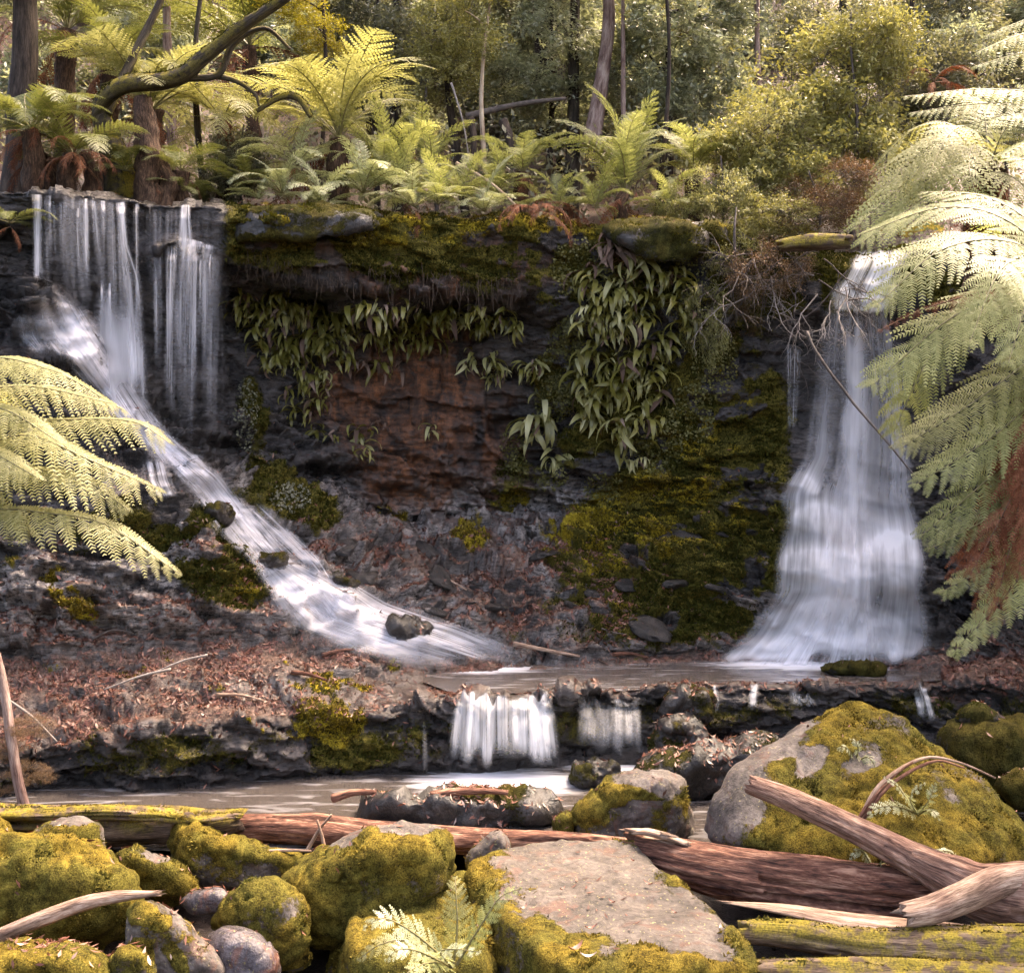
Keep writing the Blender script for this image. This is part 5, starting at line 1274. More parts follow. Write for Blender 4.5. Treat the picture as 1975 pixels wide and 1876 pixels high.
# third: fronds reaching in from outside the frame
tfC = empty('tree_fern', P(2180, 500, 12.3), 'tree fern reaching in from outside with level pale fronds over the water', 'tree fern')
for i, (p, w) in enumerate([([(2160, 260, 12.3), (2040, 190, 12.1), (1900, 172, 11.9), (1745, 186, 11.8)], .30), ([(2160, 260, 12.3), (2040, 215, 12.0), (1900, 200, 11.8), (1755, 218, 11.7)], .28), ([(2160, 260, 12.3), (2060, 240, 11.9), (1960, 220, 11.7), (1860, 244, 11.6)], .28),
                            ([(2160, 140, 13.3), (2080, 70, 13.1), (1990, 62, 13.0), (1888, 100, 12.9)], .34), ([(2160, 140, 13.3), (2080, 110, 13.0), (1990, 100, 12.9), (1880, 128, 12.8)], .30), ([(2160, 140, 13.3), (2090, 40, 13.4), (2010, 30, 13.4), (1900, 70, 13.4)], .30),
                            ([(2160, 260, 12.3), (2080, 270, 11.8), (2000, 270, 11.5), (1930, 300, 11.3)], .30)]):
    hero(tfC, p, w, 'frond_pale', 450 + i, npin=28, nple=10, up=(.1, -.45, 1), lift=-.02)
C = curve([P(2185, 1420, 12.5), P(2180, 900, 12.4), P(2170, 500, 12.3), P(2160, 250, 12.3), P(2160, 140, 13.3)], 40) - np.array(tfC.location)
V, fs, at = tube(C, np.linspace(.22, .16, 40), 14, True)
link('trunk', mesh('trunk', V, fs, [M['fern_trunk']], True, {'ax': at}), tfC)
# left edge: golden fronds in front of the slide
tfL = empty('tree_fern', P(-160, 1300, 9.9), 'sunlit golden tree fern reaching in over the sliding water', 'tree fern')
cL = (-150, 800, 10.0)
C = curve([P(-160, 1500, 10.0), P(-155, 1100, 10.0), P(*cL)], 40) - np.array(tfL.location)
V, fs, at = tube(C, np.linspace(.2, .16, 40), 14, True)
link('trunk', mesh('trunk', V, fs, [M['fern_trunk']], True, {'ax': at}), tfL)
for i, (p, w, m_) in enumerate([([cL, (-40, 715, 10.1), (80, 705, 10.2), (240, 792, 10.4)], .36, 'frond_gold'), ([cL, (-60, 760, 9.8), (60, 745, 9.8), (215, 778, 9.8)], .34, 'frond_gold'), ([cL, (-40, 820, 9.7), (100, 810, 9.6), (250, 812, 9.6), (322, 850, 9.6)], .36, 'frond_gold'),
                                ([cL, (-40, 850, 9.5), (60, 840, 9.3), (180, 890, 9.2), (310, 945, 9.2)], .34, 'frond_gold'), ([cL, (-60, 900, 9.4), (60, 905, 9.2), (160, 925, 9.1), (250, 985, 9.1)], .30, 'frond_gold'),
                                ([cL, (-60, 960, 9.3), (60, 985, 9.1), (200, 1010, 9.0), (345, 1105, 9.0)], .30, 'frond_gold'), ([cL, (-90, 720, 9.6), (0, 690, 9.4), (120, 720, 9.2)], .34, 'frond_gold'), ([cL, (-80, 780, 9.4), (10, 790, 9.1), (110, 850, 8.9)], .32, 'frond_gold'),
                                ([cL, (-90, 850, 9.3), (-20, 870, 9.0), (70, 920, 8.8)], .30, 'frond_gold'), ([cL, (-100, 900, 9.5), (-40, 950, 9.3), (60, 1030, 9.2)], .28, 'frond_gold')]):
    hero(tfL, p, w, m_, 500 + i, npin=27, nple=14, up=(-.1, -.4, 1), lift=-.02, droop=.5, fat=.82, ragged=.06)

# the sides of the edge ferns that face away from the view
for rt, cr, key, a0, a1, n, sz in [(tfA, (2078, 560, 9.4), 'pale', -75, 95, 11, 1.9), (tfC, (2160, 200, 12.8), 'pale', -75, 95, 10, 1.9), (tfL, cL, 'gold', 90, 265, 11, 1.8)]:
    off_ = P(*cr) - np.array(rt.location)
    for i in range(n):
        add_frond(rt, FR[key][i % 5], math.radians(a0 + (a1 - a0) * i / (n - 1)), sz * random.uniform(.8, 1.05), random.uniform(-.35, .1), random.uniform(-.2, .2), tuple(off_))
# ferns and tree ferns behind the ledge (depth, then crown position on the sheet)
def tree_fern(label, x, y, Y, size, key, n, ground, seed, dead=3, az=(0, 360), tilt=(-.1, .3), r=.12):
    p = P(x, y, Y); g = P(x, ground, Y)
    return fern(label, (p[0], p[1], g[2]), n, size, key, az, 'tree fern', 'tree ferns behind the ledge', 'tree_fern', seed, dead, p[2] - g[2], tilt, r)
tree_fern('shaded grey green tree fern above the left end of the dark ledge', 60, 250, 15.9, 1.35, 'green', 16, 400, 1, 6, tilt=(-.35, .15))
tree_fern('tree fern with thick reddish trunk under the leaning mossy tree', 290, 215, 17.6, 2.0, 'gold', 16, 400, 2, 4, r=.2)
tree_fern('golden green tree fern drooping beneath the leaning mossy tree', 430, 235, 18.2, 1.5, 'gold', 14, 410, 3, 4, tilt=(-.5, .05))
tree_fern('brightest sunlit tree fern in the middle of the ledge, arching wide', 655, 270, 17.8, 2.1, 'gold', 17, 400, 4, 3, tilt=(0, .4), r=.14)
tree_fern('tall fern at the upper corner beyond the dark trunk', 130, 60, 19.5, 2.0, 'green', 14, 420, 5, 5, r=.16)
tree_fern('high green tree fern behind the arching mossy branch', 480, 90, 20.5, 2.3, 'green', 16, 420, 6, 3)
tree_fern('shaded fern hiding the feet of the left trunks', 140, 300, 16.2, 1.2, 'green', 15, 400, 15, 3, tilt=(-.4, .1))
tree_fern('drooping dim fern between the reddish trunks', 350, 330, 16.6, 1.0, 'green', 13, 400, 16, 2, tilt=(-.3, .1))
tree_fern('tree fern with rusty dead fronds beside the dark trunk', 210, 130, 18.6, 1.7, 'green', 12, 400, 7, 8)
tree_fern('pale upright fern rising from the ledge right of the middle', 1205, 375, 18.0, 1.9, 'pale_up', 15, 430, 8, 2, az=(90, 270) if False else (0, 360), tilt=(0, .25), r=.09)
tree_fern('round pale fern half hidden by the olive bush', 1340, 330, 18.6, 1.3, 'pale', 13, 430, 9, 1)
tree_fern('small fern by the thin pale trunk', 1010, 335, 18.4, 1.15, 'pale', 12, 420, 10, 2)
r_ = np.random.default_rng(21)
for i, (lb_, x, y, Y, s, key, n) in enumerate([
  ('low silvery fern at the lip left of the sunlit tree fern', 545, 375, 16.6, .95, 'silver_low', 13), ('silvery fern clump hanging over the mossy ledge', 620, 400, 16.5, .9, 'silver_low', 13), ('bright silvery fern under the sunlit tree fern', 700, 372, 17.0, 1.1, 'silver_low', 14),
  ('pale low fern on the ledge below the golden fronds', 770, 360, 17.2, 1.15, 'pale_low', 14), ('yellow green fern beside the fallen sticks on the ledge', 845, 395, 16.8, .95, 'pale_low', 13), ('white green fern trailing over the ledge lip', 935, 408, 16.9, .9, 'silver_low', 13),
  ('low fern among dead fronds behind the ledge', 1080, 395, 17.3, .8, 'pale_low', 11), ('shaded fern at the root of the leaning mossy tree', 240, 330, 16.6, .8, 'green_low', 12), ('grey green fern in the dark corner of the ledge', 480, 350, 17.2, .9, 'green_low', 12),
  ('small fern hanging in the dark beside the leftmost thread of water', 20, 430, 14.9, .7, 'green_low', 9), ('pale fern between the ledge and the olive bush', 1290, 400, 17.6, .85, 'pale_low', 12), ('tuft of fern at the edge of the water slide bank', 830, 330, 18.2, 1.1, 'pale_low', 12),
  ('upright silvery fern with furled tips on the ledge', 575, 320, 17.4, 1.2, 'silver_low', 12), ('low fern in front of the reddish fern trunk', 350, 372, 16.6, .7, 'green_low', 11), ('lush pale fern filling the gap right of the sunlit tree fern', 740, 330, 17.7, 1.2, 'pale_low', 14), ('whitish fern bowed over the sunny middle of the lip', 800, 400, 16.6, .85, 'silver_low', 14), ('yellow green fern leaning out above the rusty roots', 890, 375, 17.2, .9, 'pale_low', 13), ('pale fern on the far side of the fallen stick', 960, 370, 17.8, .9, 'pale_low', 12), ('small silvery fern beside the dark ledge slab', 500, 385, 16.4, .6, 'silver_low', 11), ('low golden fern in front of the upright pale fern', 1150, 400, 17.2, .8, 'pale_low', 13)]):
    p = P(x, y, Y)
    fern(lb_, p, n, s, key, (0, 360), 'fern', 'low ferns along the ledge', 'fern', 30 + i, 2 if i % 3 == 0 else 0)
# reddish dead fronds lying on the ledge and the hill
for i, (x, y, Y, a) in enumerate([(1030, 405, 16.9, 20), (1075, 400, 17.0, 170), (150, 300, 16.0, 0), (90, 310, 16.0, 180), (240, 150, 18.4, 150), (1800, 160, 19.0, 30)]):
    p = P(x, y, Y)
    rt = empty('dead_fern', p, ['reddish brown dead fronds hanging at the lip right of the silvery ferns', 'rusty dead fern beside the mossy step of the ledge', 'hanging brown dead fronds over the left threads of water', 'brown dead fern under the shaded grey green tree fern', 'dark red dead fronds near the upper left trunk', 'reddish dead fern in the shade behind the level fronds'][i], 'fern')
    for k in range(7):
        add_frond(rt, FR['dead'][k % 3], math.radians(a + 200 + k * 25), random.uniform(.6, 1.0), random.uniform(-.2, .6), random.uniform(-.3, .3), name='dead_frond')
# little ferns in the foreground
fg = empty('fern', P(860, 1860, 8.2), 'pale fern growing between the mossy block and the flat slab', 'fern')
for i, (p, w, m_) in enumerate([([(870, 1860, 8.2), (800, 1800, 8.0), (740, 1770, 7.9), (702, 1790, 7.85)], .15, 'frond_silver'), ([(875, 1860, 8.2), (882, 1790, 8.2), (880, 1730, 8.25), (878, 1690, 8.35)], .13, 'frond_gold'), ([(880, 1860, 8.2), (930, 1780, 8.15), (965, 1730, 8.15), (1005, 1712, 8.15)], .11, 'frond_pale'),
                                ([(870, 1865, 8.2), (810, 1835, 7.9), (770, 1830, 7.8), (745, 1850, 7.75)], .13, 'frond_silver'), ([(872, 1865, 8.2), (850, 1835, 7.8), (880, 1830, 7.6), (925, 1835, 7.5)], .11, 'frond_silver'), ([(870, 1870, 8.2), (840, 1855, 7.8), (800, 1865, 7.6), (770, 1890, 7.5)], .12, 'frond_pale'), ([(868, 1862, 8.2), (790, 1815, 8.1), (735, 1820, 8.0), (690, 1850, 8.0)], .11, 'frond_gold')]):
    hero(fg, p, w, m_, 600 + i, npin=12, nple=8, up=(0, -.7, 1), fat=.62, lift=0, droop=.15, shape=(.3, .7))
fr = empty('fern', P(1760, 1560, 10.6), 'small silvery fern rooted in the moss of the peaked boulder', 'fern')
for i, (p, w) in enumerate([([(1770, 1570, 10.4), (1730, 1555, 10.2), (1690, 1558, 10.15), (1675, 1575, 10.1)], .10), ([(1770, 1570, 10.4), (1745, 1535, 10.25), (1730, 1515, 10.2), (1705, 1498, 10.2)], .07), ([(1770, 1570, 10.4), (1790, 1545, 10.2), (1800, 1520, 10.2), (1805, 1510, 10.2)], .08), ([(1770, 1572, 10.4), (1790, 1560, 10.1), (1800, 1565, 10.0), (1812, 1580, 9.95)], .08), ([(1770, 1570, 10.4), (1755, 1540, 10.1), (1770, 1520, 10.0), (1785, 1510, 9.95)], .08)]):
    hero(fr, p, w, 'frond_silver', 620 + i, npin=11, nple=5, up=(0, -.7, 1), lift=0, droop=.15, shape=(.3, .7))
fr2 = empty('fern', P(1650, 1690, 10.0), 'small fern peeping out between the two big logs', 'fern')
for i, p in enumerate([[(1690, 1690, 9.95), (1670, 1650, 9.85), (1655, 1640, 9.8), (1640, 1655, 9.75)], [(1690, 1690, 9.95), (1700, 1660, 9.8), (1715, 1650, 9.75), (1740, 1662, 9.7)], [(1850, 1668, 9.8), (1840, 1648, 9.75), (1820, 1640, 9.7), (1795, 1650, 9.7)]]):
    hero(fr2, p, .07, 'frond_silver', 630 + i, npin=10, nple=5, up=(0, -.7, 1), lift=0, shape=(.3, .7))
fr3 = empty('fern', P(1640, 1440, 11.4), 'tiny pale fern in the hollow near the peak of the boulder', 'fern')
for i, p in enumerate([[(1650, 1470, 11.05), (1640, 1450, 10.95), (1630, 1440, 10.9), (1615, 1445, 10.9)], [(1650, 1470, 11.05), (1655, 1445, 10.95), (1650, 1430, 10.95), (1640, 1425, 10.95)], [(1650, 1470, 11.05), (1670, 1460, 10.95), (1680, 1465, 10.9), (1688, 1478, 10.9)]]):
    hero(fr3, p, .07, 'frond_silver', 640 + i, npin=9, nple=4, up=(0, -.7, 1), lift=0, shape=(.3, .7))

# ------------------------------------------------------------------ strap ferns curtaining the cliff
def strap_mesh(L, w, bend, mat, seed):
    r = np.random.default_rng(seed)
    n = 8
    C = arch(L, 35, bend, n, 1.0, r.normal(0, .1))
    T, S, N = frames(C)
    t = np.linspace(0, 1, n)
    wd = w * (np.sin(np.pi * np.clip(t * .93 + .07, 0, 1) ** .8) ** .8) * .5
    wd[-1] = 0.001
    V = np.stack([C + S * wd[:, None] + N * (wd * .35)[:, None], C, C - S * wd[:, None] + N * (wd * .35)[:, None]], 1).reshape(-1, 3)
    i = np.arange(n - 1) * 3
    Fq = np.vstack([np.stack([i, i + 1, i + 4, i + 3], 1), np.stack([i + 1, i + 2, i + 5, i + 4], 1)])
    return mesh('leaf', V, [Fq], [M[mat]], True, {'rnd': np.full(len(V), r.uniform(.1, .95))})
STR = {k: [strap_mesh(1.0, w, bd, k, 70 + i) for i, (w, bd) in enumerate([(.16, 130), (.19, 120), (.14, 145), (.17, 105), (.15, 150), (.18, 115), (.16, 135), (.20, 125)])] for k in ('strap', 'strap_pale', 'strap_dry')}
def strap_fern(label, x, y, size, n, mat, group, seed, lean=0.0):
    r = np.random.default_rng(seed)
    h, nr = hit(x, y)
    h = h + nr * .02 + np.array([0, -.05, 0])
    root = empty('strap_fern', h, label, 'fern', group)
    for i in range(n):
        az = math.radians(-90 + r.normal(lean, 48))
        o = add_frond(root, STR['strap_dry' if r.random() < .09 else mat][int(r.integers(8))], az, size * r.uniform(.42, 1.2), r.uniform(-.75, .25), r.normal(0, .4), tuple(r.normal(0, size * .16, 3) * np.array([1, .3, 1])), 'leaf')
    return root
reg = [ # region label, list of (x, y) boxes, count, size, material, leaves
 ('dull green strap fern of the dense curtain under the dark overhang', [(455, 555, 560, 620), (490, 585, 680, 660), (500, 640, 660, 700)], 46, .40, 'strap', 12),
 ('strap fern of the row along the middle of the overhang', [(690, 590, 835, 655), (845, 590, 1015, 640)], 30, .40, 'strap', 11),
 ('strap fern trailing down beside the left edge of the rusty wall', [(540, 690, 640, 760), (565, 760, 620, 830), (610, 830, 720, 880)], 18, .36, 'strap', 9),
 ('strap fern scattered on the rock right of the rusty wall', [(905, 665, 960, 740), (960, 700, 1040, 760)], 9, .38, 'strap_pale', 10),
 ('large pale strap fern low on the wall beside the creeping mat', [(1015, 800, 1060, 850), (1065, 860, 1110, 890)], 4, .55, 'strap_pale', 14),
 ('strap fern of the thick column below the shaggy pale tuft', [(1130, 530, 1320, 600), (1130, 600, 1330, 690), (1130, 690, 1270, 780), (1130, 780, 1260, 850)], 48, .46, 'strap', 12),
 ('pale strap fern on the lit flank of the thick column', [(1065, 570, 1140, 620), (1070, 640, 1150, 700), (1120, 700, 1180, 800), (1160, 610, 1260, 740)], 16, .44, 'strap_pale', 11),  # paler leaf colour paints the strong light on this flank
 ('lone strap fern below the thick column', [(1205, 880, 1240, 890)], 2, .34, 'strap_pale', 8),
 ('withered strap fern on the rusty wall', [(685, 800, 760, 815), (690, 690, 780, 715), (720, 700, 740, 740)], 6, .34, 'strap_dry', 8),
 ('tiny strap fern alone in the middle of the rusty wall', [(830, 828, 840, 834)], 1, .28, 'strap_pale', 6),
]
SHORT = dict(zip([g[0] for g in reg], ['strap fern of the dull green overhang curtain', 'strap fern along the middle overhang', 'strap fern left of the rusty wall', 'pale strap fern right of the rusty wall', 'large pale strap fern low on the wall', 'strap fern of the thick column', 'pale strap fern flanking the thick column', 'lone strap fern below the thick column', 'withered strap fern on the rusty wall', 'tiny strap fern']))
r_ = np.random.default_rng(5)
sn = 0
for lb_, boxes, cnt, size, mt, lv in reg:
    mem = []
    ar = np.array([(b[2] - b[0]) * (b[3] - b[1]) for b in boxes], float)
    for k in range(cnt):
        b = boxes[r_.choice(len(boxes), p=ar / ar.sum())]
        sn += 1
        x_, y_ = r_.uniform(b[0], b[2]), r_.uniform(b[1], b[3])
        o_ = strap_fern(lb_, x_, y_, size * r_.uniform(.8, 1.2), lv, mt if r_.random() < .85 else ('strap_pale' if mt == 'strap' else 'strap'), lb_.replace('strap fern', 'strap ferns') if cnt > 1 else None, 700 + sn)
        mem.append((y_, x_, o_))
    # plants of one curtain are told apart by their row and place in it
    if cnt > 1:
        mem.sort(key=lambda v: v[0])
        nr_ = math.ceil(cnt / 10)
        per = math.ceil(cnt / nr_)
        for k in range(nr_):
            row = sorted(mem[k * per:(k + 1) * per], key=lambda v: v[1])
            for j, (yy_, xx_, o_) in enumerate(row):
                o_['label'] = f'{ORD[j]} from left in the {ORD[k] + " row" if nr_ > 1 else "row"}: {SHORT[lb_]}'
# shaggy pale tuft at the top of the column
for k, (x, y) in enumerate([(1185, 480), (1215, 500)]):
    strap_fern(['shaggy pale dry tuft crowning the thick column of strap ferns', 'second pale drooping tuft just under the crowning one'][k], x, y, .55, 26, 'strap_pale' if k else 'strap_dry', None, 900 + k)
# ------------------------------------------------------------------ leafy crowns
def crown_geo(seed, rad, ncl, nlf, lsz, lw=.45, spray=.28, flat=.25, shell=.5, twig=.006):
    """Sprays of small leaves on twigs spread through an uneven crown. Returns leaf V, quads, rnd and twig V, faces."""
    r = np.random.default_rng(seed)
    rad = np.array(rad, float)
    d = unit(r.normal(0, 1, (ncl * 3, 3)))
    u = (shell + (1 - shell) * r.random(ncl * 3)) ** .6
    c = d * u[:, None]
    keep = vnoise(c * 1.9 + seed, seed) > .0
    c = c[keep][:ncl] * (1 + .3 * vnoise(d[keep][:ncl] * 1.7, seed + 1))[:, None] * rad
    m = len(c)
    out = unit(c / rad + r.normal(0, .5, (m, 3)) + np.array([0, 0, .15]))
    sl = spray * (.6 + .8 * r.random(m))
    k = nlf
    t = r.random((m, k))
    p = c[:, None] + out[:, None] * (t * sl[:, None])[..., None] + r.normal(0, 1, (m, k, 3)) * (spray * .28)
    ld = unit(out[:, None] * .6 + r.normal(0, .7, (m, k, 3)) + np.array([0, 0, -.15]))
    nn = unit(np.array([0, 0, 1.0]) + r.normal(0, .55, (m, k, 3)))
    s = unit(np.cross(ld, nn))
    L = lsz * (.6 + .8 * r.random((m, k)))[..., None]
    wv = L * lw * .5
    q = np.stack([p, p + ld * L * .5 + s * wv, p + ld * L, p + ld * L * .5 - s * wv], 2)
    rn = np.clip(.45 + .22 * vnoise(c * 2.2 / rad.max(), seed + 2)[:, None] + r.normal(0, .2, (m, k)), 0, 1)
    V = q.reshape(-1, 3)
    st = c - out * sl[:, None] * 1.2
    e = c + out * sl[:, None]
    sd_ = unit(np.cross(e - st, r.normal(0, 1, (m, 3)))) * twig
    s2 = unit(np.cross(e - st, sd_)) * twig
    TVt = np.stack([st - sd_, st + sd_, st + s2, e], 1).reshape(-1, 3)
    b = np.arange(m)[:, None] * 4
    TF = np.vstack([b + [0, 1, 3], b + [1, 2, 3], b + [2, 0, 3]])
    return V, np.arange(len(V)).reshape(-1, 4), np.repeat(rn.ravel(), 4), TVt, TF
CR = {}
def crown_set(key, mat, n, rad, ncl, nlf, lsz, **k):
    L = []
    for i in range(n):
        V, Q, rn, TVt, TF = crown_geo(1000 + 17 * i + 101 * len(CR), rad, ncl, nlf, lsz, **k)
        b = Bag()
        b.add(V, [Q], 0, rnd=rn); b.add(TVt, [TF], 1, rnd=.3)
        L.append(b.mesh('crown', [M[mat], M['twig']]))
    CR[key] = L
crown_set('olive', 'leaf_olive', 3, (1, 1, 1), 210, 26, .085, spray=.26, shell=.15)
crown_set('grey', 'leaf_grey', 3, (1, 1, 1), 220, 22, .13, lw=.36, spray=.26, shell=.3)
crown_set('dark', 'leaf_dark', 3, (1, 1, 1), 280, 28, .09, spray=.26, shell=.3)
crown_set('yellow', 'leaf_yellow', 2, (1, 1, .8), 130, 30, .08, spray=.26, shell=.1)
crown_set('brown', 'leaf_brown', 2, (1, 1, .8), 300, 30, .045, spray=.22)
crown_set('gold_fine', 'leaf_olive', 2, (1, 1, .8), 230, 30, .065, spray=.22, shell=.15)
def trunk_mesh(C, R, mat, sides=12, rough=.12, seed=0, moss=None):
    V, fs, at = tube(C, R, sides, True, lambda a, s, rr: rr * rough * 2 * fbm(np.stack([np.cos(a) * 2, np.sin(a) * 2, s * 1.2], -1), 3, seed))
    A = {'ax': at}
    if moss is not None: A['moss'] = np.full(len(V), moss)
    return mesh('trunk', V, fs, [M[mat]], True, A)
def tree(label, x, ytop, ybase, Y, crowns, tr=.08, tmat='trunk_brown', name='tree', cat='tree', group=None, seed=0, lean=0.0, limbs=4):
    """crowns: (key, sheet x, sheet y, width radius in sheet units, height radius) each a part of the tree."""
    r = np.random.default_rng(seed + 5000)
    base = P(x, ybase, Y)
    gz = ground_z(base[0], base[1]) - .1
    base = np.array([base[0], base[1], gz if abs(gz - base[2]) < 1.2 else base[2]])
    root = empty(name, base, label, cat, group)
    top = P(x + lean, ytop, Y) - base
    mid = top * .5 + np.array([r.normal(0, .12), r.normal(0, .1), 0])
    C = curve([(0, 0, -.2), mid, top], 40)
    link('trunk', trunk_mesh(C, np.linspace(tr, tr * .35, 40), tmat, 12, .12, seed), root)
    for i, (key, cx, cyy, rx, ry) in enumerate(crowns):
        o = link('crown', CR[key][int(r.integers(len(CR[key])))], root)
        cpos = P(cx, cyy, Y + r.normal(0, .25)) - base
        o.location = cpos
        s = Y / F
        o.scale = (rx * s, rx * s * r.uniform(.7, .95), ry * s)
        o.rotation_euler = (r.normal(0, .12), r.normal(0, .12), r.uniform(0, 6.28))
        # limb from the trunk into this crown
        k = int(np.argmin(np.abs(C[:, 2] - (cpos[2] - .25 * ry * s)))); k = min(max(k, 3), 36)
        Lc = curve([C[k], (C[k] + cpos) / 2 + np.array([0, 0, .12]), cpos + np.array([r.normal(0, .2), 0, ry * s * .4])], 14)
        V, fs, at = tube(Lc, np.linspace(tr * .45, tr * .12, 14), 6)
        link('limb', mesh('limb', V, fs, [M[tmat]], True, {'ax': at}), root)
    return root
r_ = np.random.default_rng(77)
# named trees and shrubs the picture shows one by one
tree('pink barked straight tree trunk rising behind the ledge', 1140, -160, 262, 21.0, [('grey', 1120, -120, 150, 90)], .17, 'trunk_pink', seed=1, lean=22)
tree('thin pale sapling standing upright above the ledge', 946, -60, 330, 19.2, [('olive', 900, 40, 80, 60), ('olive', 960, -60, 80, 60)], .055, 'trunk_pale', seed=2, lean=6)
tree('broad mossy brown trunk in the middle of the forest', 1065, -120, 240, 24.0, [('dark', 1010, -60, 170, 110)], .42, 'trunk_brown', seed=3, lean=-10)
tree('dark straight trunk above the level fern fronds', 1882, -200, 215, 22.0, [('dark', 1830, 40, 120, 110), ('dark', 1760, 90, 90, 80)], .13, 'trunk_brown', seed=4, lean=-6)
tree('massive dark trunk at the upper corner', 30, -300, 330, 17.6, [('dark', -20, -120, 160, 90)], .26, 'trunk_brown', seed=5, lean=-8)
tree('tall olive bush with tiny leaves rising right of the middle', 1640, 20, 420, 19.0, [('olive', 1600, 160, 150, 120), ('olive', 1680, 60, 110, 90), ('olive', 1560, 260, 140, 100), ('olive', 1690, 200, 100, 100), ('olive', 1640, 320, 130, 90)], .05, 'twig', 'bush', 'bush', seed=6)
tree('lower olive bush left of the tall olive one', 1480, 180, 440, 18.6, [('olive', 1470, 260, 110, 90), ('olive', 1420, 330, 110, 80), ('gold_fine', 1500, 350, 130, 80)], .035, 'twig', 'bush', 'bush', seed=7)
tree('golden fine leaved shrub on the ledge beside the pale fern', 1390, 300, 440, 17.6, [('gold_fine', 1380, 370, 90, 60), ('gold_fine', 1310, 395, 70, 45), ('gold_fine', 1440, 400, 80, 50)], .03, 'twig', 'shrub', 'shrub', seed=8)
tree('scrubby reddish bush leaning over the head of the tall fall', 1560, 330, 470, 17.2, [('brown', 1560, 400, 110, 60), ('brown', 1620, 360, 90, 60), ('gold_fine', 1500, 420, 90, 50)], .03, 'twig', 'shrub', 'shrub', seed=9)
tree('grey leaved tree with large silvery leaves right of the pink trunk', 1290, -80, 330, 21.5, [('grey', 1290, 40, 110, 70), ('grey', 1240, 130, 100, 80), ('grey', 1360, 180, 110, 80), ('grey', 1390, 30, 80, 50), ('grey', 1300, 240, 100, 70)], .09, 'trunk_brown', seed=10)
tree('grey green leafy tree between the pale sapling and pink trunk', 1060, -40, 300, 22.0, [('grey', 1080, 60, 90, 60), ('grey', 1000, 160, 80, 45), ('grey', 1090, 200, 90, 50)], .06, 'trunk_brown', seed=11)
tree('yellow leaved slender tree behind the sunlit tree fern', 850, -20, 320, 21.0, [('olive', 850, 50, 80, 70), ('olive', 830, 140, 90, 60), ('olive', 900, 100, 70, 60)], .04, 'twig', seed=12)
tree('dusky grey shrub mass behind the sunlit tree fern', 730, -60, 330, 22.5, [('dark', 720, 40, 120, 90), ('dark', 800, 120, 120, 90), ('dark', 700, 140, 100, 90)], .07, 'trunk_brown', seed=13)
tree('bright yellow leafy branch tree at the top left of the middle', 610, -140, 330, 19.5, [('yellow', 600, 60, 70, 40), ('yellow', 560, 10, 60, 30), ('yellow', 630, 100, 40, 35)], .05, 'trunk_brown', seed=14)
tree('dark small leaved bush in the shade of the leaning mossy tree', 470, 240, 400, 18.0, [('dark', 470, 320, 70, 60), ('dark', 420, 370, 60, 40)], .03, 'twig', 'bush', 'bush', seed=15)
tree('dim thicket bush beyond the golden tree fern at the right', 1790, 60, 330, 20.5, [('dark', 1790, 160, 100, 90), ('dark', 1760, 260, 90, 70), ('grey', 1830, 90, 80, 60)], .05, 'twig', 'bush', 'bush', seed=16)
tree('grey fine leaved bush under the level fern fronds', 1950, 170, 330, 16.5, [('grey', 1930, 230, 80, 50), ('dark', 1880, 280, 80, 60)], .04, 'twig', 'bush', 'bush', seed=17)
tree('olive shrub spilling down the cliff left of the tall fall', 1420, 400, 520, 16.7, [('gold_fine', 1420, 500, 75, 60), ('brown', 1480, 520, 90, 70), ('gold_fine', 1360, 620, 50, 90), ('brown', 1400, 600, 70, 70), ('gold_fine', 1550, 560, 60, 40)], .03, 'twig', 'shrub', 'shrub', seed=18)
# slim trunks showing between the leaves
for i, (lb_, x, x2, Y, rr, tm) in enumerate([('slim dark trunk left of the thin pale sapling', 905, 890, 23.0, .10, 'trunk_brown'), ('mossy double trunk beside the broad mossy one', 1100, 1112, 23.0, .16, 'trunk_moss'), ('slender grey trunk between pink trunk and grey leaved tree', 1205, 1200, 22.5, .06, 'trunk_pink'), ('thin dark stem under the large silvery leaves', 1262, 1268, 20.8, .05, 'trunk_brown'),
                                           ('pale slim trunk high above the olive bush', 1470, 1462, 23.5, .08, 'trunk_pink'), ('thin dark trunk in the shade left of the level fronds', 1745, 1752, 22.5, .07, 'trunk_brown'), ('dim trunk behind the sunlit tree fern', 770, 778, 23.5, .14, 'trunk_brown'), ('thin mossy stem over the arching branch', 395, 420, 20.0, .06, 'trunk_moss'), ('reddish slim trunk behind the golden tree ferns', 340, 325, 21.5, .12, 'trunk_pink')]):
    tree(lb_, x, -200, 320, Y - 1.5, [('dark', x2, -170, 110, 60)], rr, tm, seed=60 + i, lean=x2 - x)
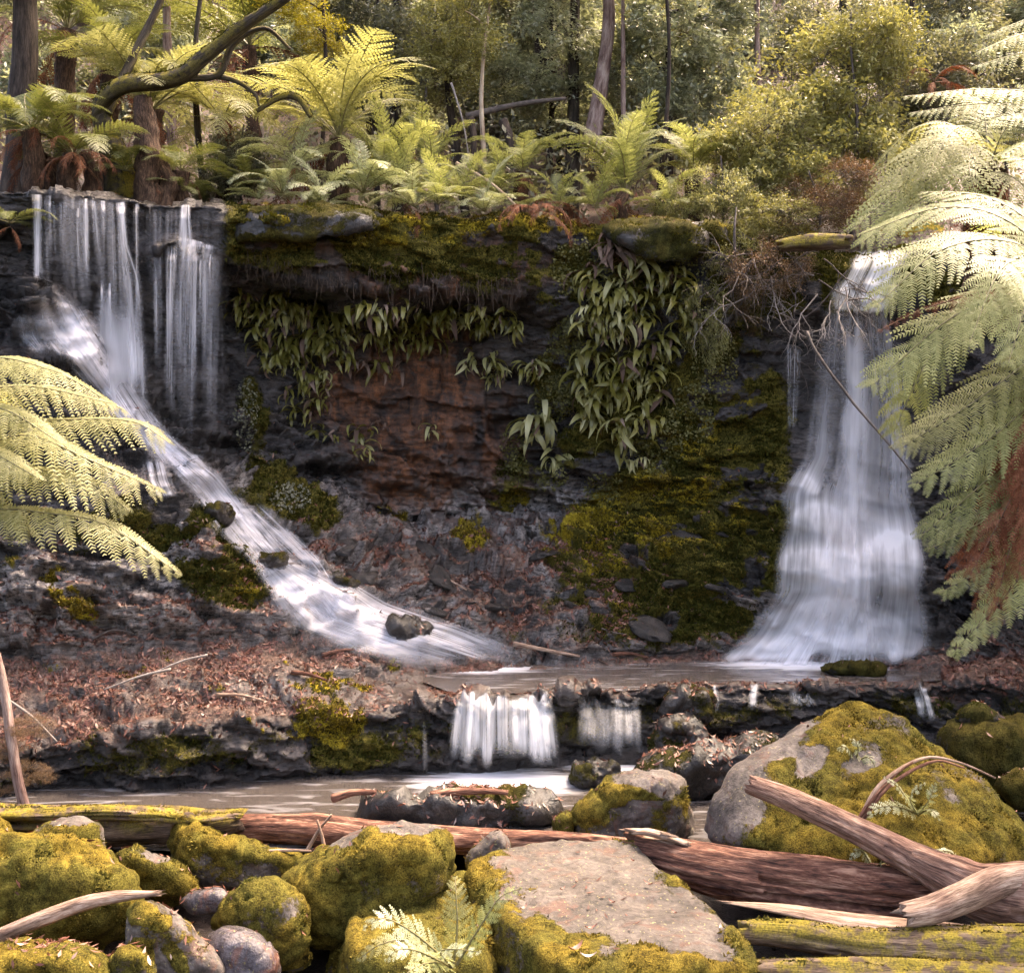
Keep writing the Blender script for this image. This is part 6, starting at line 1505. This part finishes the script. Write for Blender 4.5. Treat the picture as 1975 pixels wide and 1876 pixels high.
# the forest behind, tree by tree
k = 0
cnt_ = {}
for Y, row, n in [(25.5, 0, 7), (29, 1, 9), (33, 2, 11)]:
    for i in range(n):
        x = -150 + 2300 * (i + r_.uniform(.1, .9)) / n
        k += 1
        key = ['dark', 'grey', 'grey', 'olive'][int(r_.integers(4))]
        yb = 300 - row * 60
        cr = []
        for j in range(4):
            cr.append((key, x + r_.normal(0, 60), yb - 60 - j * 75 + r_.normal(0, 20), r_.uniform(80, 130), r_.uniform(45, 70)))
        sid = 'left' if x < 700 else ('middle' if x < 1350 else 'right')
        nm = {'dark': 'dark leaved', 'grey': 'grey leaved', 'olive': 'olive leaved'}[key]
        dist = ['first', 'second', 'third'][row]
        where = {'left': 'behind the left threads of water', 'middle': 'behind the mossy overhang', 'right': 'behind the tall fall'}[sid]
        cnt_[(nm, dist, where)] = cnt_.get((nm, dist, where), 0) + 1
        tree(f'{ORD[cnt_[(nm, dist, where)] - 1]} {nm} tree from left, {dist} forest row {where}', x, -120 - row * 20, yb, Y, cr, r_.uniform(.08, .2), ['trunk_brown', 'trunk_pink', 'trunk_moss'][int(r_.integers(3))], group=f'{nm} forest trees of the {dist} row {where}', seed=100 + k)
# undergrowth on the hill slope: too dense to count
r2 = np.random.default_rng(9)
Vs, Rs = [], []
for i in range(3000):
    Y = r2.uniform(19, 44)
    x = r2.uniform(-.62, .62) * Y
    z = ground_z(x, Y)
    c = np.array([x, Y, z + r2.uniform(0, 1.3)])
    m = 26
    p = c + r2.normal(0, 1, (m, 3)) * np.array([.5, .5, .35])
    ld = unit(r2.normal(0, 1, (m, 3))); s = unit(np.cross(ld, r2.normal(0, .5, (m, 3)) + [0, 0, 1]))
    L = (.13 * (.6 + .8 * r2.random(m)))[:, None]
    Vs.append(np.stack([p, p + ld * L * .5 + s * L * .22, p + ld * L, p + ld * L * .5 - s * L * .22], 1).reshape(-1, 3))
    Rs.append(np.repeat(np.clip(r2.normal(.4, .25, m), 0, 1), 4))
V = np.vstack(Vs)
tag(link('undergrowth', mesh('undergrowth', V, [np.arange(len(V)).reshape(-1, 4)], [M['leaf_dark']], False, {'rnd': np.concatenate(Rs)})), 'dense dim undergrowth covering the forest slope behind the falls', 'undergrowth', kind='stuff')

# leaning mossy tree over the left fall
lt_ = empty('leaning_tree', P(215, 400, 16.9), 'leaning dark tree with a mossy elbow over the left threads of water', 'tree')
def lbranch(name, pts, R, mat='trunk_moss', mossv=.6, sides=12):
    C = curve([P(*p) for p in pts], 60) - np.array(lt_.location)
    Rv = np.interp(np.linspace(0, 1, 60), np.linspace(0, 1, len(R)), R)
    V, fs, at = tube(C, Rv, sides, True, lambda a, s, rr: rr * .25 * fbm(np.stack([np.cos(a) * 2, np.sin(a) * 2, s * 2], -1), 3, len(pts)))
    up = np.concatenate([np.clip(mossv + .5 * np.sin(np.linspace(0, 2 * math.pi, sides, endpoint=False)), 0, 1)[None].repeat(60, 0).ravel(), [0, 0]])
    o = link(name, mesh(name, V, fs, [M[mat]], True, {'ax': at, 'moss': up}), lt_)
    if mossv > .5:
        qd = fs[0]; T_ = np.vstack([qd[:, [0, 1, 2]], qd[:, [0, 2, 3]]])
        t = tufts(V + np.array(lt_.location), T_, up, 1500, .05, 3)
        if t is not None:
            m2 = link('moss', mesh('moss', t[0] - np.array(lt_.location), [t[1]], [M['moss_dark']], False, {'rnd': t[2] * .6}), lt_); m2['kind'] = 'stuff'
lbranch('trunk', [(235, 400, 16.9), (228, 330, 16.9), (205, 250, 16.9), (195, 205, 16.8), (240, 165, 16.6), (340, 150, 16.4), (400, 105, 16.3), (470, 50, 16.2), (545, 0, 16.1), (620, -60, 16.0)], [.26, .22, .15, .11, .13, .12, .095, .085, .075, .065], mossv=.55, sides=16)
lbranch('limb', [(345, 150, 16.4), (420, 145, 16.5), (450, 85, 16.5), (510, 55, 16.5), (560, 95, 16.6)], [.06, .05, .045, .035, .02], mossv=.2)
lbranch('limb', [(400, 145, 16.5), (450, 155, 16.6), (490, 180, 16.6), (500, 205, 16.6)], [.045, .04, .03, .015], mossv=.2)
lbranch('limb', [(495, 215, 16.7), (540, 188, 16.7), (575, 190, 16.7), (600, 225, 16.7)], [.03, .045, .05, .04], mossv=.6)
lbranch('limb', [(205, 220, 16.8), (250, 125, 17.2), (285, 55, 17.4), (320, -20, 17.6)], [.08, .07, .06, .05], mossv=.3)
# fibrous reddish stems under the leaning tree
for i, (x, y0, y1, w_) in enumerate([(285, 190, 390, .16), (318, 300, 395, .12), (175, 300, 375, .12), (95, 305, 372, .14)]):
    b_ = P(x, y1 + 20, 16.3); t_ = P(x - 12, y0, 16.6)
    C = curve([b_, (b_ + t_) / 2 + np.array([.08, 0, 0]), t_], 40) - b_
    V, fs, at = tube(C, np.linspace(w_ * 1.2, w_ * .8, 40), 14, True, lambda a, s, rr: rr * .7 * fbm(np.stack([np.cos(a) * 3, np.sin(a) * 3, s * 4], -1), 4, 60 + i))
    tag(link('fern_stump', mesh('fern_stump', V, fs, [M['fern_trunk']], True, {'ax': at}), None, b_), ['shaggy red brown fern trunk under the elbow of the leaning tree', 'shorter shaggy red trunk standing on the ledge lip', 'leaning orange brown fern stump above the left threads', 'low rusty fern stump at the far left of the ledge'][i], 'fern trunk')
# thin grey dead sapling at the left edge with rusty needles
sp = empty('dead_sapling', P(45, 1560, 11.9), 'thin grey dead sapling with rusty needles at the left edge', 'sapling')
C = curve([P(48, 1560, 11.9), P(30, 1480, 11.9), P(8, 1330, 12.0), P(-8, 1260, 12.0)], 30) - np.array(sp.location)
V, fs, at = tube(C, np.linspace(.055, .045, 30), 10, True)
link('trunk', mesh('trunk', V, fs, [M['trunk_pink']], True, {'ax': at}), sp)
for i, (cx, cy_, rx, ry) in enumerate([(60, 1490, 45, 26), (20, 1440, 40, 26), (60, 1400, 60, 24), (10, 1510, 40, 22)]):
    o = link('needle_spray', CR['brown'][i % 2], sp)
    o.location = P(cx, cy_, 12.1 - .05 * i) - np.array(sp.location); s = 12.0 / F
    o.scale = (rx * s, rx * s * .6, ry * s); o.rotation_euler = (0, 0, i * 1.3)

# ------------------------------------------------------------------ litter, moss, fringes and twigs
def scatter_litter(name, label, n, fn, size, seed, mat='litter'):
    """Curled fallen leaves spread over the sheet wherever fn keeps a point."""
    r = np.random.default_rng(seed)
    Tv = T1.reshape(-1, 3)
    tri = np.vstack([TQ[:, [0, 1, 2]], TQ[:, [0, 2, 3]]])
    w = fn.ravel()[tri].mean(1)
    e1, e2 = Tv[tri[:, 1]] - Tv[tri[:, 0]], Tv[tri[:, 2]] - Tv[tri[:, 0]]
    cr = np.cross(e1, e2); ar = np.linalg.norm(cr, axis=1) / 2
    pr = ar * w; pr /= pr.sum()
    t = r.choice(len(tri), n, p=pr)
    a, b_ = r.random(n), r.random(n); f = a + b_ > 1; a[f], b_[f] = 1 - a[f], 1 - b_[f]
    p = Tv[tri[t, 0]] + a[:, None] * e1[t] + b_[:, None] * e2[t]
    nr = unit(cr[t]); nr = np.where(nr[:, 2:3] < 0, -nr, nr)
    nr = unit(nr + r.normal(0, .38, (n, 3)))
    d = unit(np.cross(nr, r.normal(0, 1, (n, 3)))); s = np.cross(nr, d)
    L = (size * (.35 + 1.5 * r.random(n) ** 2.2))[:, None]; wd = L * (.18 + .22 * r.random(n))[:, None]
    p = p + nr * .012
    curl = nr * L * (.12 * r.random(n))[:, None]
    q = np.stack([p - d * L * .5 + curl, p + s * wd * .5, p + d * L * .5 + curl, p - s * wd * .5], 1)
    V = q.reshape(-1, 3)
    return tag(link(name, mesh(name, V, [np.arange(len(V)).reshape(-1, 4)], [M[mat]], False, {'rnd': np.repeat(np.clip(r.normal(.42, .25, n), 0, 1), 4)})), label, 'leaf litter' if mat == 'litter' else 'moss', kind='stuff')
vis = (SX > -150) * (SX < 2150) * inview
litm = lit * vis * band(4.6, 10, .3) * (.12 + sstep(-.15, .3, FN) * (.4 + sstep(-.2, .2, FN2)))
scatter_litter('leaf_litter', 'reddish brown fallen leaves over the terrace and talus', 60000, litm, .06, 1)
scatter_litter('leaf_litter', 'sparse fallen leaves stuck to the dark terrace face and lower talus', 5000, vis * band(4.1, 9.4, .3) * (.3 + .7 * flat_), .06, 2)
scatter_litter('leaf_litter', 'fallen leaves and bark on the forest floor behind the ledge', 9000, vis * 0 + (SX > -150) * (SX < 2150) * band(13.6, 15.4, .3), .10, 3)
# moss shoots on the rock
tri_all = np.vstack([TQ[:, [0, 1, 2]], TQ[:, [0, 2, 3]]])
for fld, mt, dn, sz, lb_, sd_ in [(moss * vis, 'moss_tuft', 2300, .04, 'yellow moss cushions on the ledge, talus and terrace', 11), (np.maximum(dm - moss, 0) * vis * ((TV > 6.9) + (TV > 3.9) * (TV < 5.2)), 'moss_dark', 1100, .05, 'dark green moss carpeting the ledge and the wall', 12)]:
    t = tufts(T1.reshape(-1, 3), tri_all, fld.ravel(), dn, sz, sd_)
    tag(link('moss', mesh('moss', t[0], [t[1]], [M[mt]], False, {'rnd': t[2]})), lb_, 'moss', kind='stuff')
# creeping round-leaved mats on the wall
def mat_patch(label, boxes, n, size, seed, mat):
    r = np.random.default_rng(seed)
    Vs, Rs = [], []
    for (cx, cyy, rx, ry) in boxes:
        for i in range(n):
            a, q_ = r.uniform(0, 6.28), math.sqrt(r.random())
            h, nr = hit(cx + rx * q_ * math.cos(a), cyy + ry * q_ * math.sin(a))
            nr = unit(nr + np.array([0, -.4, .3]) + r.normal(0, .35, 3))
            p = h + nr * r.uniform(.01, .06)
            d = unit(np.cross(nr, r.normal(0, 1, 3))); s = np.cross(nr, d)
            L = size * r.uniform(.6, 1.3)
            ang = np.arange(6) * math.pi / 3
            Vs.append(p + L * .5 * (np.cos(ang)[:, None] * d + np.sin(ang)[:, None] * s))
            Rs.append(np.full(6, np.clip(r.normal(.5, .25), 0, 1)))
    V = np.vstack(Vs)
    b = np.arange(len(Vs))[:, None] * 6
    return tag(link('creeping_fern', mesh('creeping_fern', V, [np.vstack([b + [0, 1, 2, 3], b + [0, 3, 4, 5]])], [M[mat]], False, {'rnd': np.concatenate(Rs)})), label, 'creeper', kind='stuff')
mat_patch('pale creeping mat of tiny round leaves left of the strap fern column', [(1090, 700, 40, 70), (1070, 770, 40, 45), (1100, 650, 30, 40)], 620, .032, 1, 'leaf_creeper')
mat_patch('small leaved creeper under the big pale strap ferns', [(990, 860, 26, 36), (1060, 920, 34, 26), (1165, 940, 40, 28), (1000, 910, 24, 30)], 330, .03, 2, 'leaf_creeper')
mat_patch('golden small leaved creeper spilling over the ledge by the tall fall', [(1340, 560, 50, 90), (1380, 700, 45, 70), (1330, 800, 50, 60), (1270, 870, 50, 50), (1120, 520, 60, 60)], 420, .034, 3, 'leaf_creeper')
mat_patch('dim creeper on the damp wall by the left threads of water', [(475, 800, 22, 70), (560, 960, 40, 30)], 300, .03, 4, 'leaf_dark')
# root fringe under the ledge
r3 = np.random.default_rng(31)
b = Bag()
for i in range(300):
    x = r3.uniform(470, 1010); h, nr = hit(x, np.interp(x, [450, 750, 1010], [500, 535, 545]) + r3.normal(0, 12))
    L = .07 + .4 * r3.random() ** 2.2 * (1.2 if 740 < x < 960 else .7)
    C = np.array([h, h + [r3.normal(0, .02), -.03, -L * .5], h + [r3.normal(0, .03), -.02, -L]])
    V, fs, _ = tube(C, [.005, .004, .002], 3, False)
    b.add(V, fs, 0)
tag(link('root_fringe', b.mesh('root_fringe', [M['root']])), 'fringe of fine roots hanging from the underside of the ledge', 'roots', kind='stuff')
# bare twiggy tangle by the tall fall
tw = empty('twig_tangle', P(1500, 560, 16.5), 'tangle of bare brown twigs hanging left of the tall fall', 'dead bush')
r4 = np.random.default_rng(41)
def twig(root, p, d, L, r, depth, bag):
    n = 7
    C = [p]; dd = d
    for i in range(n):
        dd = unit(dd + r4.normal(0, .22, 3) + np.array([0, 0, -.05])); C.append(C[-1] + dd * L / n)
    C = np.array(C)
    V, fs, _ = tube(C, np.linspace(r, r * .4, n + 1), 4, False)
    bag.add(V, fs, 0)
    if depth:
        for i in range(4):
            k = int(r4.integers(2, n)); twig(root, C[k], unit(dd + r4.normal(0, .6, 3)), L * .55, r * .5, depth - 1, bag)
for i in range(26):
    bg_ = Bag()
    p0 = P(r4.uniform(1440, 1640), r4.uniform(470, 580), r4.uniform(16.2, 16.6))
    twig(tw, np.zeros(3), unit(np.array([r4.normal(-.25, .7), -.35, r4.normal(-.6, .5)])), r4.uniform(.6, 1.3), .012, 2, bg_)
    o = link('twig', bg_.mesh('twig', [M['twig' if i % 3 else 'twig_pale']]), tw); o.location = p0 - np.array(tw.location)
# sticks behind the ledge and on the left bank
for i, (lb_, a, b_) in enumerate([('long thin fallen stick slanting on the ledge between the ferns', (880, 315, 17.6), (1000, 400, 17.0)), ('thin bare stem leaning by the pale sapling', (870, 160, 19.0), (905, 310, 18.8)), ('short brown stump behind the ledge', (970, 235, 19.4), (990, 320, 19.0)), ('dark upright broken stem by the ledge ferns', (908, 230, 19.0), (912, 320, 18.8)),
                                   ('mossy fallen branch lying across the forest floor', (900, 225, 20.0), (1090, 190, 20.5)), ('slender bare stem between the bushes', (1640, 90, 18.6), (1655, 330, 18.4)), ('twisted twig on the left litter bank', (330, 1290, 13.2), (200, 1330, 13.0)), ('thin twig by the dead sapling', (0, 1340, 12.4), (110, 1430, 12.3)), ('grey twig fallen on the left litter bank', (400, 1262, 13.5), (290, 1300, 13.3))]):
    stick(lb_, [P(*a), P((a[0] + b_[0]) / 2 + 4, (a[1] + b_[1]) / 2 - 6, (a[2] + b_[2]) / 2), P(*b_)], [.03, .02, .09, .07, .07, .018, .018, .016, .016][i], ['trunk_pale', 'twig_pale', 'trunk_brown', 'trunk_brown', 'twig', 'twig', 'twig_pale', 'twig_pale', 'twig_pale'][i])
# bark strips and twigs caught on the talus and the bank
tk = ['thin brown twig lying low on the talus', 'pale bark strip near the foot of the slide', 'short dark stick at the litter edge of the pool', 'reddish bark strip under the rusty wall', 'grey twig across the middle of the talus', 'thin stick beside the yellow moss on the bank', 'curved twig on the left bank below the golden fern', 'dark branchlet on the terrace above its dark face', 'pale stick at the back of the terrace', 'short twig right of the pinkish stick']
for i, (x, y, dx, dy) in enumerate([(880, 1180, 70, 20), (720, 1240, 60, 14), (1180, 1262, 70, 8), (980, 1100, 60, -14), (820, 1110, 80, 26), (560, 1300, 70, 16), (180, 1230, 80, -12), (420, 1340, 90, 12), (620, 1262, 70, -8), (1160, 1210, 50, 16)]):
    a_, b_ = hit(x, y), hit(x + dx, y + dy)
    m_ = hit(x + dx / 2, y + dy / 2)
    stick(tk[i], [a_[0] + a_[1] * .03, m_[0] + m_[1] * .06, b_[0] + b_[1] * .03], .014 + .008 * (i % 3), ['twig', 'log_pale', 'log_red'][i % 3])
# dead frond stalks on the peaked boulder
ds = empty('dead_frond', P(1650, 1590, 10.2), 'bundle of dry reddish frond stalks bent over the peaked boulder', 'dead frond')
for i, pts in enumerate([[(1655, 1585, 10.2), (1700, 1510, 10.3), (1780, 1462, 10.6), (1850, 1470, 10.7), (1920, 1500, 10.7)], [(1660, 1585, 10.2), (1715, 1515, 10.3), (1800, 1468, 10.55), (1860, 1480, 10.6)], [(1650, 1588, 10.2), (1690, 1530, 10.25), (1730, 1490, 10.4), (1760, 1470, 10.5)]]):
    C = curve([P(*p) for p in pts], 24) - np.array(ds.location)
    V, fs, at = tube(C, np.linspace(.022, .01, 24), 6)
    link('stalk', mesh('stalk', V, fs, [M['log_red' if i else 'log_pale']], True, {'ax': at}), ds)
# fallen leaves on the flat slab
for i, (x, y, s) in enumerate([(1110, 1830, .16), (1135, 1845, .12), (1180, 1740, .08), (1250, 1705, .09), (1010, 1752, .10), (1300, 1760, .07), (1140, 1790, .10), (1220, 1660, .06), (1390, 1790, .08), (1085, 1715, .07)]):
    p = PZ(x, y, .37)
    a = r4.uniform(0, 6.28); d = np.array([math.cos(a), math.sin(a), .06]); q_ = np.array([-d[1], d[0], 0]); n = 7
    t = np.linspace(0, 1, n)
    wd = s * .16 * np.sin(np.pi * np.clip(t, .03, .97))
    mid = (t - .5)[:, None] * d * s + np.array([0, 0, 1]) * (.25 * s * (2 * t - 1) ** 2)[:, None]
    V = np.stack([mid + q_ * wd[:, None] + [0, 0, .01], mid, mid - q_ * wd[:, None] + [0, 0, .01]], 1).reshape(-1, 3)
    ii = np.arange(n - 1) * 3
    tag(link('fallen_leaf', mesh('fallen_leaf', V, [np.vstack([np.stack([ii, ii + 1, ii + 4, ii + 3], 1), np.stack([ii + 1, ii + 2, ii + 5, ii + 4], 1)])], [M['litter']], True, {'rnd': np.full(len(V), .7 + .3 * r4.random())}), None, p), ['big curled dry leaf at the mossy front edge of the flat slab', 'shorter dry leaf next to the big curled one', 'small dry leaf in the middle of the flat slab', 'dry leaf right of the middle of the flat slab', 'dry leaf by the fern at the left rim of the slab', 'tiny dry leaf near the right rim of the slab', 'dry leaf just above the big curled one', 'dry leaf near the far edge of the flat slab', 'dry leaf close to the near right corner of the slab', 'dry leaf in the left part of the slab top'][i], 'leaf', 'dry leaves on the flat slab')
